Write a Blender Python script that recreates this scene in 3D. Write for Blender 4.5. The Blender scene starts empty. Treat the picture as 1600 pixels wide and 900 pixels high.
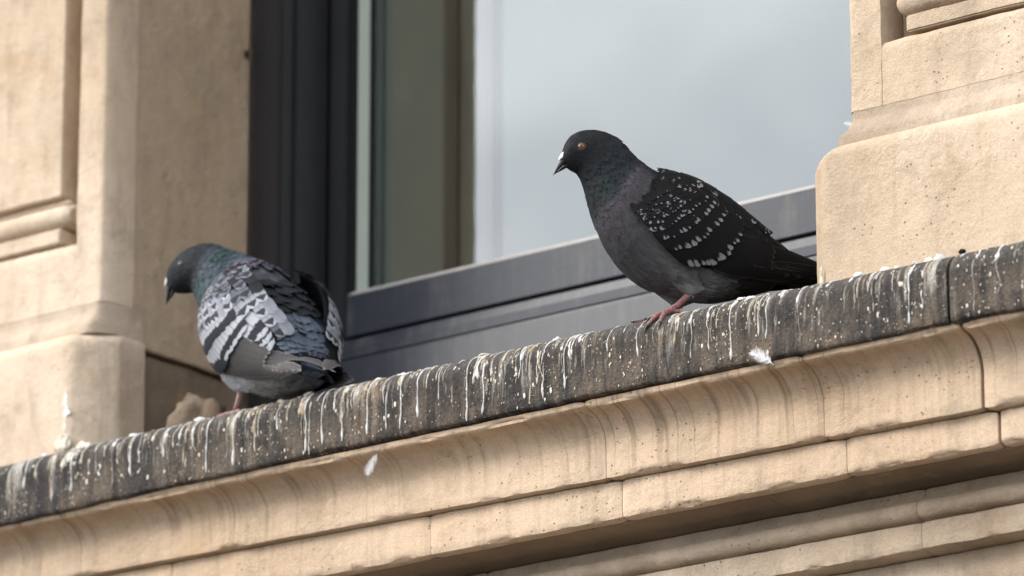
import bpy, bmesh, math, random
from math import radians, sin, cos, pi, sqrt, atan2, acos
from mathutils import Vector, Matrix, noise
from mathutils.bvhtree import BVHTree

random.seed(7)
scene = bpy.context.scene
COL = scene.collection

# ---------------------------------------------------------------- camera
cam_data = bpy.data.cameras.new('camera')
cam = bpy.data.objects.new('camera', cam_data)
COL.objects.link(cam)
cam.location = (3.8065, -5.1225, -1.9173)
cam.rotation_euler = (radians(107), 0, radians(38))
cam_data.sensor_width = 36
cam_data.lens = 195.126
cam_data.clip_start = 0.1
cam_data.clip_end = 2000
cam_data.dof.use_dof = True
cam_data.dof.focus_distance = 6.68
cam_data.dof.aperture_fstop = 4.1
scene.camera = cam

# ---------------------------------------------------------------- sky, sun, exposure
SUN_DIR = Vector((-0.60, -0.62, 0.58)).normalized()
world = bpy.data.worlds.new('World')
scene.world = world
world.use_nodes = True
wn = world.node_tree
bg = wn.nodes['Background']
sky = wn.nodes.new('ShaderNodeTexSky')
sky.sky_type = 'NISHITA'
sky.sun_disc = False
sky.sun_elevation = math.asin(SUN_DIR.z)
sky.sun_rotation = atan2(SUN_DIR.x, SUN_DIR.y)
sky.dust_density = 1.6
sky.air_density = 1.0
sky.ozone_density = 1.5
# thin broken cloud over the whole sky
tc = wn.nodes.new('ShaderNodeTexCoord')
cn = wn.nodes.new('ShaderNodeTexNoise')
cn.inputs['Scale'].default_value = 8.0; cn.inputs['Detail'].default_value = 6; cn.inputs['Roughness'].default_value = 0.6; cn.inputs['Distortion'].default_value = 0.6
wn.links.new(tc.outputs['Generated'], cn.inputs['Vector'])
cm = wn.nodes.new('ShaderNodeMapRange'); cm.interpolation_type = 'SMOOTHSTEP'
cm.inputs[1].default_value = 0.30; cm.inputs[2].default_value = 0.62; cm.inputs[3].default_value = 0.72; cm.inputs[4].default_value = 1.0
wn.links.new(cn.outputs[0], cm.inputs[0])
cb = wn.nodes.new('ShaderNodeMix'); cb.data_type = 'RGBA'
cb.inputs[6].default_value = (2.7, 3.1, 3.5, 1); cb.inputs[7].default_value = (7.8, 7.9, 8.0, 1)
cm2 = wn.nodes.new('ShaderNodeMapRange'); cm2.interpolation_type = 'SMOOTHSTEP'
cm2.inputs[1].default_value = 0.36; cm2.inputs[2].default_value = 0.64
wn.links.new(cn.outputs[0], cm2.inputs[0]); wn.links.new(cm2.outputs[0], cb.inputs[0])
cx = wn.nodes.new('ShaderNodeMix'); cx.data_type = 'RGBA'
wn.links.new(cm.outputs[0], cx.inputs[0]); wn.links.new(sky.outputs[0], cx.inputs[6]); wn.links.new(cb.outputs[2], cx.inputs[7])
wn.links.new(cx.outputs[2], bg.inputs[0])
bg.inputs[1].default_value = 0.15
sun_data = bpy.data.lights.new('sun', 'SUN')
sun_data.energy = 1.4
sun_data.angle = radians(24)
sun_data.color = (1.0, 0.95, 0.875)
sun = bpy.data.objects.new('sun', sun_data)
sun.rotation_euler = SUN_DIR.to_track_quat('Z', 'Y').to_euler()
sun.location = SUN_DIR * 20
COL.objects.link(sun)
scene.view_settings.view_transform = 'Standard'
scene.view_settings.look = 'None'
scene.view_settings.exposure = 1.37
scene.view_settings.gamma = 1.0
scene.cycles.max_bounces = 6
scene.cycles.diffuse_bounces = 3
scene.cycles.glossy_bounces = 3
scene.cycles.transparent_max_bounces = 8
scene.cycles.caustics_reflective = False
scene.cycles.caustics_refractive = False

# ---------------------------------------------------------------- node helpers
class NT:
    def __init__(self, name):
        self.m = bpy.data.materials.new(name)
        self.m.use_nodes = True
        self.t = self.m.node_tree
        self.t.nodes.clear()
        self.out = self.t.nodes.new('ShaderNodeOutputMaterial')
    def put(self, sock, v):
        if isinstance(v, bpy.types.NodeSocket):
            self.t.links.new(v, sock)
        elif v is not None:
            if sock.type == 'RGBA' and isinstance(v, (tuple, list)) and len(v) == 3:
                v = (*v, 1)
            sock.default_value = v
    def n(self, typ, props=None, **ins):
        nd = self.t.nodes.new(typ)
        for k, v in (props or {}).items():
            setattr(nd, k, v)
        for k, v in ins.items():
            key = int(k[1:]) if k[0] == '_' and k[1:].isdigit() else k.replace('_', ' ')
            self.put(nd.inputs[key], v)
        return nd
    def obj(self):
        return self.n('ShaderNodeTexCoord').outputs['Object']
    def uv(self):
        return self.n('ShaderNodeTexCoord').outputs['UV']
    def sep(self, v):
        return self.n('ShaderNodeSeparateXYZ', _0=v).outputs
    def comb(self, x, y, z):
        return self.n('ShaderNodeCombineXYZ', _0=x, _1=y, _2=z).outputs[0]
    def mp(self, v, scale=(1, 1, 1), loc=(0, 0, 0)):
        return self.n('ShaderNodeMapping', Vector=v, Scale=scale, Location=loc).outputs[0]
    def noise(self, v, scale, detail=4, rough=0.55, dist=0.0):
        return self.n('ShaderNodeTexNoise', Vector=v, Scale=scale, Detail=detail, Roughness=rough, Distortion=dist).outputs[0]
    def voro(self, v, scale, feature='F1', rnd=1.0):
        nd = self.n('ShaderNodeTexVoronoi', {'feature': feature}, Vector=v, Scale=scale)
        nd.inputs['Randomness'].default_value = rnd
        return nd.outputs['Distance']
    def math(self, op, a, b=None, c=None, clamp=False):
        nd = self.n('ShaderNodeMath', {'operation': op, 'use_clamp': clamp}, _0=a)
        if b is not None: self.put(nd.inputs[1], b)
        if c is not None: self.put(nd.inputs[2], c)
        return nd.outputs[0]
    def step(self, x, lo, hi):
        nd = self.n('ShaderNodeMapRange', {'interpolation_type': 'SMOOTHSTEP'}, Value=x)
        self.put(nd.inputs[1], lo); self.put(nd.inputs[2], hi)
        return nd.outputs[0]
    def mix(self, f, a, b, blend='MIX'):
        nd = self.n('ShaderNodeMix', {'data_type': 'RGBA', 'blend_type': blend})
        self.put(nd.inputs[0], f); self.put(nd.inputs[6], a); self.put(nd.inputs[7], b)
        return nd.outputs[2]
    def bump(self, h, strength=0.3, dist=0.001, normal=None):
        return self.n('ShaderNodeBump', Strength=strength, Distance=dist, Height=h, Normal=normal).outputs[0]
    def bsdf(self, col, rough=0.8, normal=None, spec=0.4, **kw):
        b = self.n('ShaderNodeBsdfPrincipled', Base_Color=col, Roughness=rough, Normal=normal, **kw)
        b.inputs['Specular IOR Level'].default_value = spec
        self.t.links.new(b.outputs[0], self.out.inputs[0])
        return self.m

# ---------------------------------------------------------------- materials: the place
def stone_mat(name, light=(0.645, 0.532, 0.425), dark=(0.515, 0.403, 0.30), stains=None, pits=1.0, dirt=0.0):
    t = NT(name)
    p = t.obj()
    big = t.noise(p, 2.6, 5, 0.6, 0.4)
    col = t.mix(t.step(big, 0.35, 0.68), dark, light)
    och = t.noise(t.mp(p, loc=(3, 1, 7)), 6.5, 5, 0.62, 0.8)
    col = t.mix(t.math('MULTIPLY', t.step(och, 0.55, 0.75), 0.35), col, (0.44, 0.27, 0.125))
    blot = t.noise(t.mp(p, loc=(1, 9, 2)), 21, 6, 0.65)
    col = t.mix(t.math('MULTIPLY', t.step(blot, 0.50, 0.74), 0.5), col, (0.33, 0.25, 0.175))
    rb = t.n('ShaderNodeObjectInfo').outputs['Random']
    col = t.mix(t.math('MULTIPLY', rb, 0.22), col, t.mix(1.0, col, (0.80, 0.76, 0.72), 'MULTIPLY'))
    gw = t.noise(t.mp(p, (1, 1, 0.45), (4, 7, 2)), 9, 6, 0.7, 0.6)
    col = t.mix(t.math('MULTIPLY', t.step(gw, 0.48, 0.70), 0.55), col, (0.34, 0.28, 0.215))
    rn = t.noise(t.comb(t.math('MULTIPLY', t.sep(p)[0], 46.0), t.math('MULTIPLY', t.sep(p)[1], 46.0), t.math('MULTIPLY', t.sep(p)[2], 5.0)), 1.0, 4, 0.65)
    col = t.mix(t.math('MULTIPLY', t.step(rn, 0.50, 0.74), 0.42), col, (0.36, 0.275, 0.195))
    gr = t.noise(p, 420, 3, 0.7)
    col = t.mix(0.42, col, t.mix(gr, (0.14, 0.12, 0.10), (0.88, 0.84, 0.78)), 'OVERLAY')
    # pits and dark specks
    pv = t.voro(p, 95)
    pm = t.noise(p, 9, 3)
    pit = t.math('MULTIPLY', t.math('SUBTRACT', 1.0, t.step(pv, 0.06, 0.16)), t.step(pm, 0.5, 0.62))
    col = t.mix(t.math('MULTIPLY', pit, 0.7 * pits), col, (0.10, 0.07, 0.045))
    if dirt:
        dn = t.noise(t.mp(p, loc=(8, 3, 1)), 5, 6, 0.65)
        col = t.mix(t.math('MULTIPLY', t.step(dn, 0.2, 0.85), dirt), col, (0.16, 0.125, 0.095))
    if stains:
        x, y, z = t.sep(p)[0:3]
        wv = t.noise(p, 14, 3)
        wx = t.math('ADD', t.math('MULTIPLY_ADD', y, 0.05, x), t.math('MULTIPLY', wv, 0.012))
        l1 = t.noise(t.comb(t.math('MULTIPLY', wx, 34.0), 3.3, t.math('MULTIPLY', z, 1.2)), 1.0, 2, 0.4)
        line = t.math('SUBTRACT', 1.0, t.step(t.math('ABSOLUTE', t.math('SUBTRACT', l1, 0.5)), 0.003, 0.030))
        l2 = t.noise(t.comb(t.math('MULTIPLY', wx, 90.0), 9.1, t.math('MULTIPLY', z, 3.0)), 1.0, 3, 0.5)
        vis = t.noise(t.mp(p, (1, 1, 0.5), (2, 2, 2)), 9, 4)
        fade = t.step(z, stains[1], stains[0])
        k = t.math('MULTIPLY', t.math('MULTIPLY', line, t.step(vis, 0.40, 0.60)), t.math('MULTIPLY_ADD', fade, 0.8, 0.25))
        col = t.mix(t.math('MULTIPLY', k, 0.55), col, (0.19, 0.135, 0.09))
        k2 = t.math('MULTIPLY', t.step(l2, 0.5, 0.72), t.math('MULTIPLY_ADD', fade, 0.24, 0.12))
        col = t.mix(k2, col, (0.27, 0.185, 0.11))
        col = t.mix(t.math('MULTIPLY', t.step(l2, 0.42, 0.25), 0.25), col, (0.70, 0.56, 0.42))
    h = t.math('MULTIPLY_ADD', gr, 0.26, t.math('MULTIPLY', t.noise(p, 50, 6, 0.72), t.math('MULTIPLY_ADD', t.step(t.noise(t.mp(p, loc=(6, 1, 4)), 7, 4, 0.6), 0.3, 0.7), 1.1, 0.25)))
    h = t.math('SUBTRACT', h, t.math('MULTIPLY', pit, 0.35))
    b3 = t.bump(h, 0.85, 0.005)
    return t.bsdf(col, 0.9, b3, 0.25)

def coping_mat():
    t = NT('weathered_coping_stone')
    p = t.obj()
    x, y, z = t.sep(p)[0:3]
    st = t.comb(t.math('MULTIPLY', x, 60.0), t.math('MULTIPLY', y, 10.0), t.math('MULTIPLY', z, 7.0))
    n1 = t.noise(st, 1.0, 5, 0.65)
    n2 = t.noise(p, 11, 6, 0.65, 0.5)
    n3 = t.noise(p, 210, 4, 0.8)
    col = t.mix(t.step(n1, 0.32, 0.7), (0.030, 0.028, 0.028), (0.088, 0.076, 0.066))
    low = t.math('MULTIPLY', t.step(z, -0.02, -0.085), t.step(t.math('ADD', t.math('MULTIPLY', n2, 0.6), t.math('MULTIPLY', n1, 0.4)), 0.44, 0.6))
    col = t.mix(t.math('MULTIPLY', low, 0.75), col, (0.20, 0.15, 0.11))
    col = t.mix(t.math('MULTIPLY', t.step(n2, 0.58, 0.75), 0.5), col, (0.036, 0.033, 0.034))
    # vertical black drip stains
    l1 = t.noise(t.comb(t.math('MULTIPLY', x, 26.0), 1.7, t.math('MULTIPLY', z, 2.0)), 1.0, 3, 0.5)
    col = t.mix(t.math('MULTIPLY', t.step(l1, 0.56, 0.7), 0.65), col, (0.035, 0.032, 0.033))
    # lichen grey on the round
    col = t.mix(t.math('MULTIPLY', t.step(t.math('ADD', z, t.math('MULTIPLY', n2, 0.03)), -0.015, 0.012), 0.5), col, (0.115, 0.105, 0.097))
    # grit
    col = t.mix(t.math('MULTIPLY', t.step(n3, 0.56, 0.70), 0.55), col, (0.27, 0.235, 0.20))
    col = t.mix(t.math('MULTIPLY', t.step(n3, 0.47, 0.34), 0.75), col, (0.022, 0.020, 0.019))
    # smeared pale patches below the rim
    sm1 = t.noise(t.comb(t.math('MULTIPLY', x, 120.0), 2.0, t.math('MULTIPLY', z, 14.0)), 1.0, 4, 0.7)
    sm2 = t.noise(t.comb(t.math('MULTIPLY', x, 13.0), 6.0, 0.0), 1.0, 2, 0.5)
    smk = t.math('MULTIPLY', t.step(t.math('MULTIPLY_ADD', sm2, 0.55, sm1), 0.80, 0.93), t.step(z, -0.085, -0.015))
    col = t.mix(t.math('MULTIPLY', smk, 0.8), col, t.mix(t.step(n2, 0.45, 0.6), (0.58, 0.54, 0.48), (0.29, 0.22, 0.15)))
    # fine pale spatter
    sp = t.voro(t.mp(p, (1, 1, 0.75)), 170)
    spm = t.noise(t.mp(st, (0.35, 1, 0.6), (4, 4, 4)), 1.0, 3)
    k = t.math('MULTIPLY', t.math('SUBTRACT', 1.0, t.step(sp, 0.12, 0.22)), t.step(spm, 0.48, 0.6))
    col = t.mix(t.math('MULTIPLY', k, 0.75), col, (0.60, 0.55, 0.47))
    # faint pale washes running down
    w = t.noise(t.comb(t.math('MULTIPLY', x, 95.0), 5.0, t.math('MULTIPLY', z, 9.0)), 1.0, 3, 0.6)
    col = t.mix(t.math('MULTIPLY', t.step(w, 0.62, 0.82), 0.4), col, (0.36, 0.32, 0.28))
    b2 = t.bump(t.math('MULTIPLY_ADD', n3, 0.55, t.noise(p, 45, 5, 0.7)), 1.0, 0.006)
    return t.bsdf(col, 0.93, b2, 0.25)

def simple(name, col, rough=0.6, spec=0.4, var=0.0, scale=30, bump=0.0, metallic=0.0):
    t = NT(name)
    p = t.obj()
    c = col
    nz = t.noise(p, scale, 5, 0.6)
    if var:
        c = t.mix(nz, tuple(v * (1 - var) for v in col), tuple(min(1, v * (1 + var)) for v in col))
    nb = t.bump(nz, bump, 0.002) if bump else None
    return t.bsdf(c, rough, nb, spec, Metallic=metallic)

M = {}
M['stone'] = stone_mat('sandstone')
M['stone_cove'] = stone_mat('sandstone_streaked', light=(0.62, 0.48, 0.36), dark=(0.51, 0.38, 0.27), stains=(-0.11, -0.19))
M['stone_low'] = stone_mat('sandstone_grimy', dirt=0.55)
M['stone_reveal'] = stone_mat('sandstone_reveal', light=(0.56, 0.435, 0.315), dark=(0.47, 0.355, 0.25), dirt=0.15)  # warm bounced light of the shaded reveal is put into this colour
M['stone_dark'] = stone_mat('sandstone_dark', light=(0.29, 0.22, 0.16), dark=(0.19, 0.145, 0.105), dirt=0.4)  # darker stone for the soffit and the lower reveal
M['coping'] = coping_mat()
M['mud'] = stone_mat('dried_mud', light=(0.17, 0.13, 0.095), dark=(0.11, 0.083, 0.06), dirt=0.3)
M['stone_mould'] = stone_mat('sandstone_weathered_grey', dark=(0.44, 0.35, 0.265), dirt=0.42)
M['soot'] = simple('joint_soot', (0.02, 0.016, 0.013), 0.95, 0.1, 0.4, 60)

def frame_mat():
    t = NT('grey_painted_aluminium')
    p = t.obj()
    nz = t.noise(t.mp(p, (3, 40, 40)), 3.0, 4, 0.6)
    nd = t.noise(p, 25, 6, 0.7)
    col = t.mix(nz, (0.029, 0.033, 0.044), (0.042, 0.047, 0.060))
    col = t.mix(t.math('MULTIPLY', t.step(t.math('MULTIPLY_ADD', t.noise(t.mp(p, (60, 60, 4)), 1.0, 4, 0.6), 0.5, t.math('MULTIPLY', nd, 0.5)), 0.48, 0.68), 0.4), col, (0.13, 0.125, 0.12))
    r = t.math('MULTIPLY_ADD', nd, 0.18, 0.27)
    return t.bsdf(col, r, None, 0.28)
M['frame'] = frame_mat()
M['frame_dark'] = simple('shaded_grey_frame', (0.019, 0.019, 0.021), 0.4, 0.45, 0.25, 12, 0.03)  # darker copy of the frame grey, with the jamb's shade in the colour
M['gasket'] = simple('black_gasket_and_gap', (0.008, 0.008, 0.008), 0.7, 0.3)
M['bead'] = simple('pale_glazing_bead', (0.40, 0.44, 0.385), 0.5, 0.4, 0.06, 20)
M['trim'] = simple('rail_lip_lit', (0.46, 0.43, 0.41), 0.6, 0.4, 0.2, 60)  # pale colour paints in the light caught by the rail's top edge
M['wall_in'] = simple('olive_inner_wall', (0.56, 0.60, 0.49), 0.8, 0.3, 0.06, 8)
M['wall_in2'] = simple('olive_inner_board', (0.27, 0.29, 0.20), 0.8, 0.3, 0.06, 8)
M['wall_in3'] = simple('sage_inner_jamb', (0.56, 0.66, 0.58), 0.8, 0.3, 0.06, 8)
M['blind_edge'] = simple('white_blind_rail', (0.80, 0.84, 0.82), 0.6, 0.4, 0.03, 10)

def blind_mat():
    t = NT('pale_blue_blind_fabric')
    p = t.obj()
    n = t.noise(t.mp(p, (1, 1, 0.8)), 1.7, 3, 0.5, 0.3)
    col = t.mix(t.step(n, 0.3, 0.7), (0.68, 0.82, 0.84), (0.82, 0.93, 0.94))
    return t.bsdf(col, 0.85, None, 0.2)
M['blind'] = blind_mat()

def glass_mat():
    t = NT('window_glass')
    lw = t.n('ShaderNodeFresnel', IOR=2.6).outputs[0]
    tr = t.n('ShaderNodeBsdfTransparent', Color=(0.92, 0.96, 0.95, 1))
    gl = t.n('ShaderNodeBsdfGlossy', Color=(0.95, 0.98, 1.0, 1), Roughness=0.01)
    mx = t.n('ShaderNodeMixShader', _0=lw, _1=tr.outputs[0], _2=gl.outputs[0])
    t.t.links.new(mx.outputs[0], t.out.inputs[0])
    return t.m
M['glass'] = glass_mat()

def drop_mat(name, a, b):
    t = NT(name)
    p = t.obj()
    n = t.noise(t.mp(p, (1, 1, 0.6)), 130, 5, 0.7)
    col = t.mix(t.step(n, 0.35, 0.65), a, b)
    return t.bsdf(col, 0.75, t.bump(n, 0.4, 0.001), 0.3)
M['d_white'] = drop_mat('dropping_white', (0.56, 0.53, 0.49), (0.78, 0.77, 0.745))
M['d_cream'] = drop_mat('dropping_cream', (0.42, 0.35, 0.26), (0.72, 0.66, 0.56))
M['d_ochre'] = drop_mat('dropping_ochre', (0.30, 0.215, 0.13), (0.52, 0.43, 0.31))
M['d_grey'] = drop_mat('dropping_grey', (0.20, 0.175, 0.15), (0.40, 0.36, 0.32))

# ---------------------------------------------------------------- object helpers
def link(o, parent=None, label=None, cat=None, group=None, kind=None):
    COL.objects.link(o)
    if parent is not None: o.parent = parent
    if label: o['label'] = label
    if cat: o['category'] = cat
    if group: o['group'] = group
    if kind: o['kind'] = kind
    return o
def empty(name, loc=(0, 0, 0), **kw):
    o = bpy.data.objects.new(name, None)
    o.location = loc
    o.empty_display_size = 0.05
    return link(o, **kw)
def mesh_obj(name, verts, faces, mat, parent=None, smooth=True, sharp=40, uvs=None, **kw):
    me = bpy.data.meshes.new(name)
    me.from_pydata([tuple(v) for v in verts], [], faces)
    me.update()
    if uvs is not None:
        ul = me.uv_layers.new(name='UVMap')
        for lp in me.loops:
            ul.data[lp.index].uv = uvs[lp.vertex_index]
    if smooth:
        me.shade_smooth()
        if sharp: me.set_sharp_from_angle(angle=radians(sharp))
    me.materials.append(M[mat] if isinstance(mat, str) else mat)
    return link(bpy.data.objects.new(name, me), parent, **kw)
def nvec(p, f):
    q = p * f
    return Vector((noise.noise(q), noise.noise(q + Vector((31.7, 0, 0))), noise.noise(q + Vector((0, 57.3, 0)))))
def rough(p, amp):
    return p + nvec(p, 28) * amp + nvec(p, 110) * amp * 0.55
def box(name, x0, x1, y0, y1, z0, z1, mat, parent=None, bev=0.0, **kw):
    bm = bmesh.new()
    bmesh.ops.create_cube(bm, size=1)
    for v in bm.verts:
        v.co = Vector(((x0 + x1) / 2 + v.co.x * (x1 - x0), (y0 + y1) / 2 + v.co.y * (y1 - y0), (z0 + z1) / 2 + v.co.z * (z1 - z0)))
    if bev:
        bmesh.ops.bevel(bm, geom=bm.edges[:], offset=bev, segments=2, affect='EDGES')
    me = bpy.data.meshes.new(name)
    bm.to_mesh(me); bm.free()
    me.materials.append(M[mat])
    return link(bpy.data.objects.new(name, me), parent, **kw)
def resample(prof, step):
    out = []
    for i in range(len(prof) - 1):
        a, b = prof[i], prof[i + 1]
        L = sqrt((a[0] - b[0]) ** 2 + (a[1] - b[1]) ** 2)
        n = max(1, int(math.ceil(L / step)))
        for k in range(n):
            f = k / n
            w = max((a[2] if len(a) > 2 else 0) * max(0, 1 - f * L / 0.006), (b[2] if len(b) > 2 else 0) * max(0, 1 - (1 - f) * L / 0.006))
            out.append((a[0] + (b[0] - a[0]) * f, a[1] + (b[1] - a[1]) * f, w))
    l = prof[-1]
    out.append((l[0], l[1], l[2] if len(l) > 2 else 0))
    return out
def strip_stone(name, prof, x0, x1, mat, parent, sharp=50, back=0.5, step=0.004, xstep=0.006, amp=0.0006, chip=0.002, skew=None, endbev=0.0016, slant=0.0):
    """A moulded stone: profile (y, z, corner weight) from top to bottom swept along x, closed at the back."""
    P = resample(prof, step)
    n = len(P)
    nx = max(2, int((x1 - x0) / xstep))
    nor = []
    for i in range(n):
        a = P[max(0, i - 1)]; b = P[min(n - 1, i + 1)]
        dy, dz = b[0] - a[0], b[1] - a[1]
        l = sqrt(dy * dy + dz * dz) or 1
        nor.append((dz / l, -dy / l))          # outward for a top-to-bottom profile with the body at +y
    verts, faces = [], []
    for j in range(nx + 1):
        x = x0 + (x1 - x0) * j / nx
        e = min(j, nx - j)
        inset = endbev * (1.0 if e == 0 else 0.25 if e == 1 else 0)
        for i, (y, z, w) in enumerate(P):
            zz = z + (skew(x, z) if skew else 0)
            q = Vector((x, y, zz))
            c = 0.0
            if w:
                c = w * chip * (0.35 + max(0, noise.fractal(Vector((x * 22, z * 9, y * 30 + 5)), 1.0, 2.0, 4) * 2.2))
            q2 = rough(q, amp)
            if e == 0: q2.x = x + slant * 0
            verts.append(Vector((q2.x, q2.y - nor[i][0] * (inset + c), q2.z - nor[i][1] * (inset + c))))
        verts.append(Vector((x, back, P[-1][1]))); verts.append(Vector((x, back, P[0][1])))
    m = n + 2
    for j in range(nx):
        for i in range(m):
            a = j * m + i; b = j * m + (i + 1) % m
            faces.append((a, a + m, b + m, b))
    # end caps: a fan from a point at the back
    zm = (P[0][1] + P[-1][1]) / 2
    for base, x, flip in ((0, x0, False), (nx * m, x1, True)):
        c = len(verts)
        verts.append(Vector((x, back - 0.002, zm)))
        for i in range(m):
            a, b = base + i, base + (i + 1) % m
            faces.append((a, c, b) if flip else (a, b, c))
    return mesh_obj(name, verts, faces, mat, parent, sharp=sharp)

# ---------------------------------------------------------------- street level and the house behind
mesh_obj('ground', [(-900, -900, -3.7), (900, -900, -3.7), (900, 900, -3.7), (-900, 900, -3.7)], [(0, 1, 2, 3)],
         simple('asphalt_ground', (0.085, 0.078, 0.07), 0.9, 0.3, 0.3, 2.0), None, smooth=False, kind='structure')
room = empty('room_shell', (0, 0.5, 0), kind='structure')
def rbox(name, *a, mat='wall_in2'):
    o = box(name, *a, mat, None); o.parent = room; o.location = (0, -0.5, 0); return o
rbox('back_wall', -1.6, 0.9, 2.2, 2.3, -0.3, 2.0)
rbox('side_wall', -1.6, -1.5, 0.66, 2.2, -0.3, 2.0)
rbox('side_wall', 0.8, 0.9, 0.66, 2.2, -0.3, 2.0)
rbox('room_floor', -1.6, 0.9, 0.66, 2.3, -0.4, -0.3)
rbox('room_ceiling', -1.6, 0.9, 0.5, 2.3, 2.0, 2.1)
fw = empty('facade_wall', (0, 0.4, 0), kind='structure')
def fbox(name, *a, mat='stone'):
    o = box(name, *a, mat, None); o.parent = fw; o.location = (0, -0.4, 0); return o
fbox('wall_below', -3.0, 2.5, 0.36, 0.66, -3.7, -0.55)
fbox('wall_side', -3.0, -1.62, 0.13, 0.66, -0.05, 3.0)
fbox('wall_side', 0.92, 2.5, 0.13, 0.66, -0.05, 3.0)
fbox('window_lintel', -1.62, 0.92, 0.10, 0.66, 1.75, 3.0)
fbox('wall_core', -1.62, -0.975, 0.30, 0.66, -0.05, 1.75)
fbox('wall_core', 0.205, 0.92, 0.30, 0.66, -0.05, 1.75)

# ---------------------------------------------------------------- the ledge
R_RIM = 0.030
Z_BOT = -0.089
def ledge_prof():
    p = [(0.50, 0.0), (R_RIM + 0.004, 0.0)]
    for k in range(0, 10):
        a = radians(90 - k * 10)
        p.append((R_RIM - R_RIM * cos(a), -R_RIM + R_RIM * sin(a)))
    p += [(0.0, -0.05), (0.001, Z_BOT + 0.003, 0.6), (0.004, Z_BOT, 1.0), (0.03, Z_BOT + 0.002)]
    return p
ledge = empty('window_ledge', (-0.25, 0.1, -0.05), label='dark weathered stone ledge streaked with white droppings below the window', cat='ledge')
def under(o, root):
    o.parent = root
    o.location = o.location - root.location
    return o
J1, J2 = 0.2235, 0.4405
def ledge_skew(x, z):
    return -0.005 * max(0, abs(x + 0.22) - 0.25) / 0.6 * (1 if z > -0.2 else 0)
for a, b in ((-2.1, -0.9785), (-0.978, J1 - 0.0006), (J1 - 0.0001, J2 - 0.0022), (J2 + 0.0022, 1.6)):
    under(strip_stone('coping_stone', ledge_prof(), a, b, 'coping', None, back=0.52, step=0.004, amp=0.0011, chip=0.0028, skew=ledge_skew, endbev=0.0008), ledge)

def ledge_point(t, x, off=0.0):
    """t: metres along the face measured from the crown of the rim, downwards (negative: back along the flat top)."""
    arc = R_RIM * pi / 2
    if t < 0:
        y, z, ny, nz = R_RIM - t, 0.0, 0, 1
    elif t < arc:
        a = t / R_RIM
        y, z, ny, nz = R_RIM - R_RIM * sin(a), -R_RIM + R_RIM * cos(a), -sin(a), cos(a)
    else:
        y, z, ny, nz = 0.0, -R_RIM - (t - arc), -1, 0
    return Vector((x, y + ny * off, z + nz * off + ledge_skew(x, z)))
T_END = R_RIM * pi / 2 + (-R_RIM - Z_BOT) - 0.002

def blob_strip(pts, widths, thick, seed):
    """ribbon on the ledge: pts = (t, x)"""
    verts, faces = [], []
    for i, ((t, x), w) in enumerate(zip(pts, widths)):
        jl = 0.6 * w * noise.noise(Vector((seed, i * 0.9, 0))); jr = 0.6 * w * noise.noise(Vector((seed, i * 0.9, 9)))
        th = thick * min(1.0, w / 0.002)
        for u, h in ((-1, 0.0), (-0.55, 0.8), (0, 1.0), (0.55, 0.8), (1, 0.0)):
            verts.append(ledge_point(t, x + u * w + (jl if u < 0 else jr if u > 0 else 0), 0.0004 + th * h - (0.0008 if h == 0 else 0)))
    for i in range(len(pts) - 1):
        for k in range(4):
            a = i * 5 + k
            faces.append((a, a + 1, a + 6, a + 5))
    return verts, faces
def px2x(px):
    tab = [(-20, -1.07), (130.7, -0.9), (406, -0.6), (695.7, -0.3), (1000.7, 0), (1322.3, 0.3), (1662, 0.6)]
    for (a, xa), (b, xb) in zip(tab, tab[1:]):
        if px <= b: return xa + (xb - xa) * (px - a) / (b - a)
    return 0.6
rnd = random.Random(3)
def streak(x, f0, f1, w, mat, bulb=True):
    """f0..f1: from the crown (0) to the foot (1) of the ledge face; w: half width in m"""
    n = 20
    t0 = 0.004 + f0 * (T_END - 0.004); t1 = 0.004 + f1 * (T_END - 0.004)
    if f0 <= 0.01: t0 = -rnd.uniform(0.002, 0.012)
    sd = rnd.uniform(0, 100)
    pts, ws = [], []
    for i in range(n):
        f = i / (n - 1)
        t = t0 + (t1 - t0) * f
        pts.append((t, x + 0.0034 * noise.noise(Vector((sd, f * 2.2, 0))) + 0.0010 * noise.noise(Vector((sd, f * 8, 3)))))
        top = max(0.0, 1 - f / 0.35) if f0 <= 0.1 else max(0.0, 0.5 - f)
        k = 0.36 + 0.95 * top + 0.42 * noise.noise(Vector((sd, f * 6, 7)))
        if bulb and f > 0.8: k += 0.55 * sin((f - 0.8) / 0.2 * pi)
        if i == 0: k *= 0.35
        if i == n - 1: k = 0.12
        ws.append(max(0.0003, w * k))
    v, fc = blob_strip(pts, ws, 0.0011, sd)
    under(mesh_obj('dropping_streak', v, fc, mat, None, sharp=0), ledge)
W, Cm, O, G = 'd_white', 'd_cream', 'd_ochre', 'd_grey'
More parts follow.
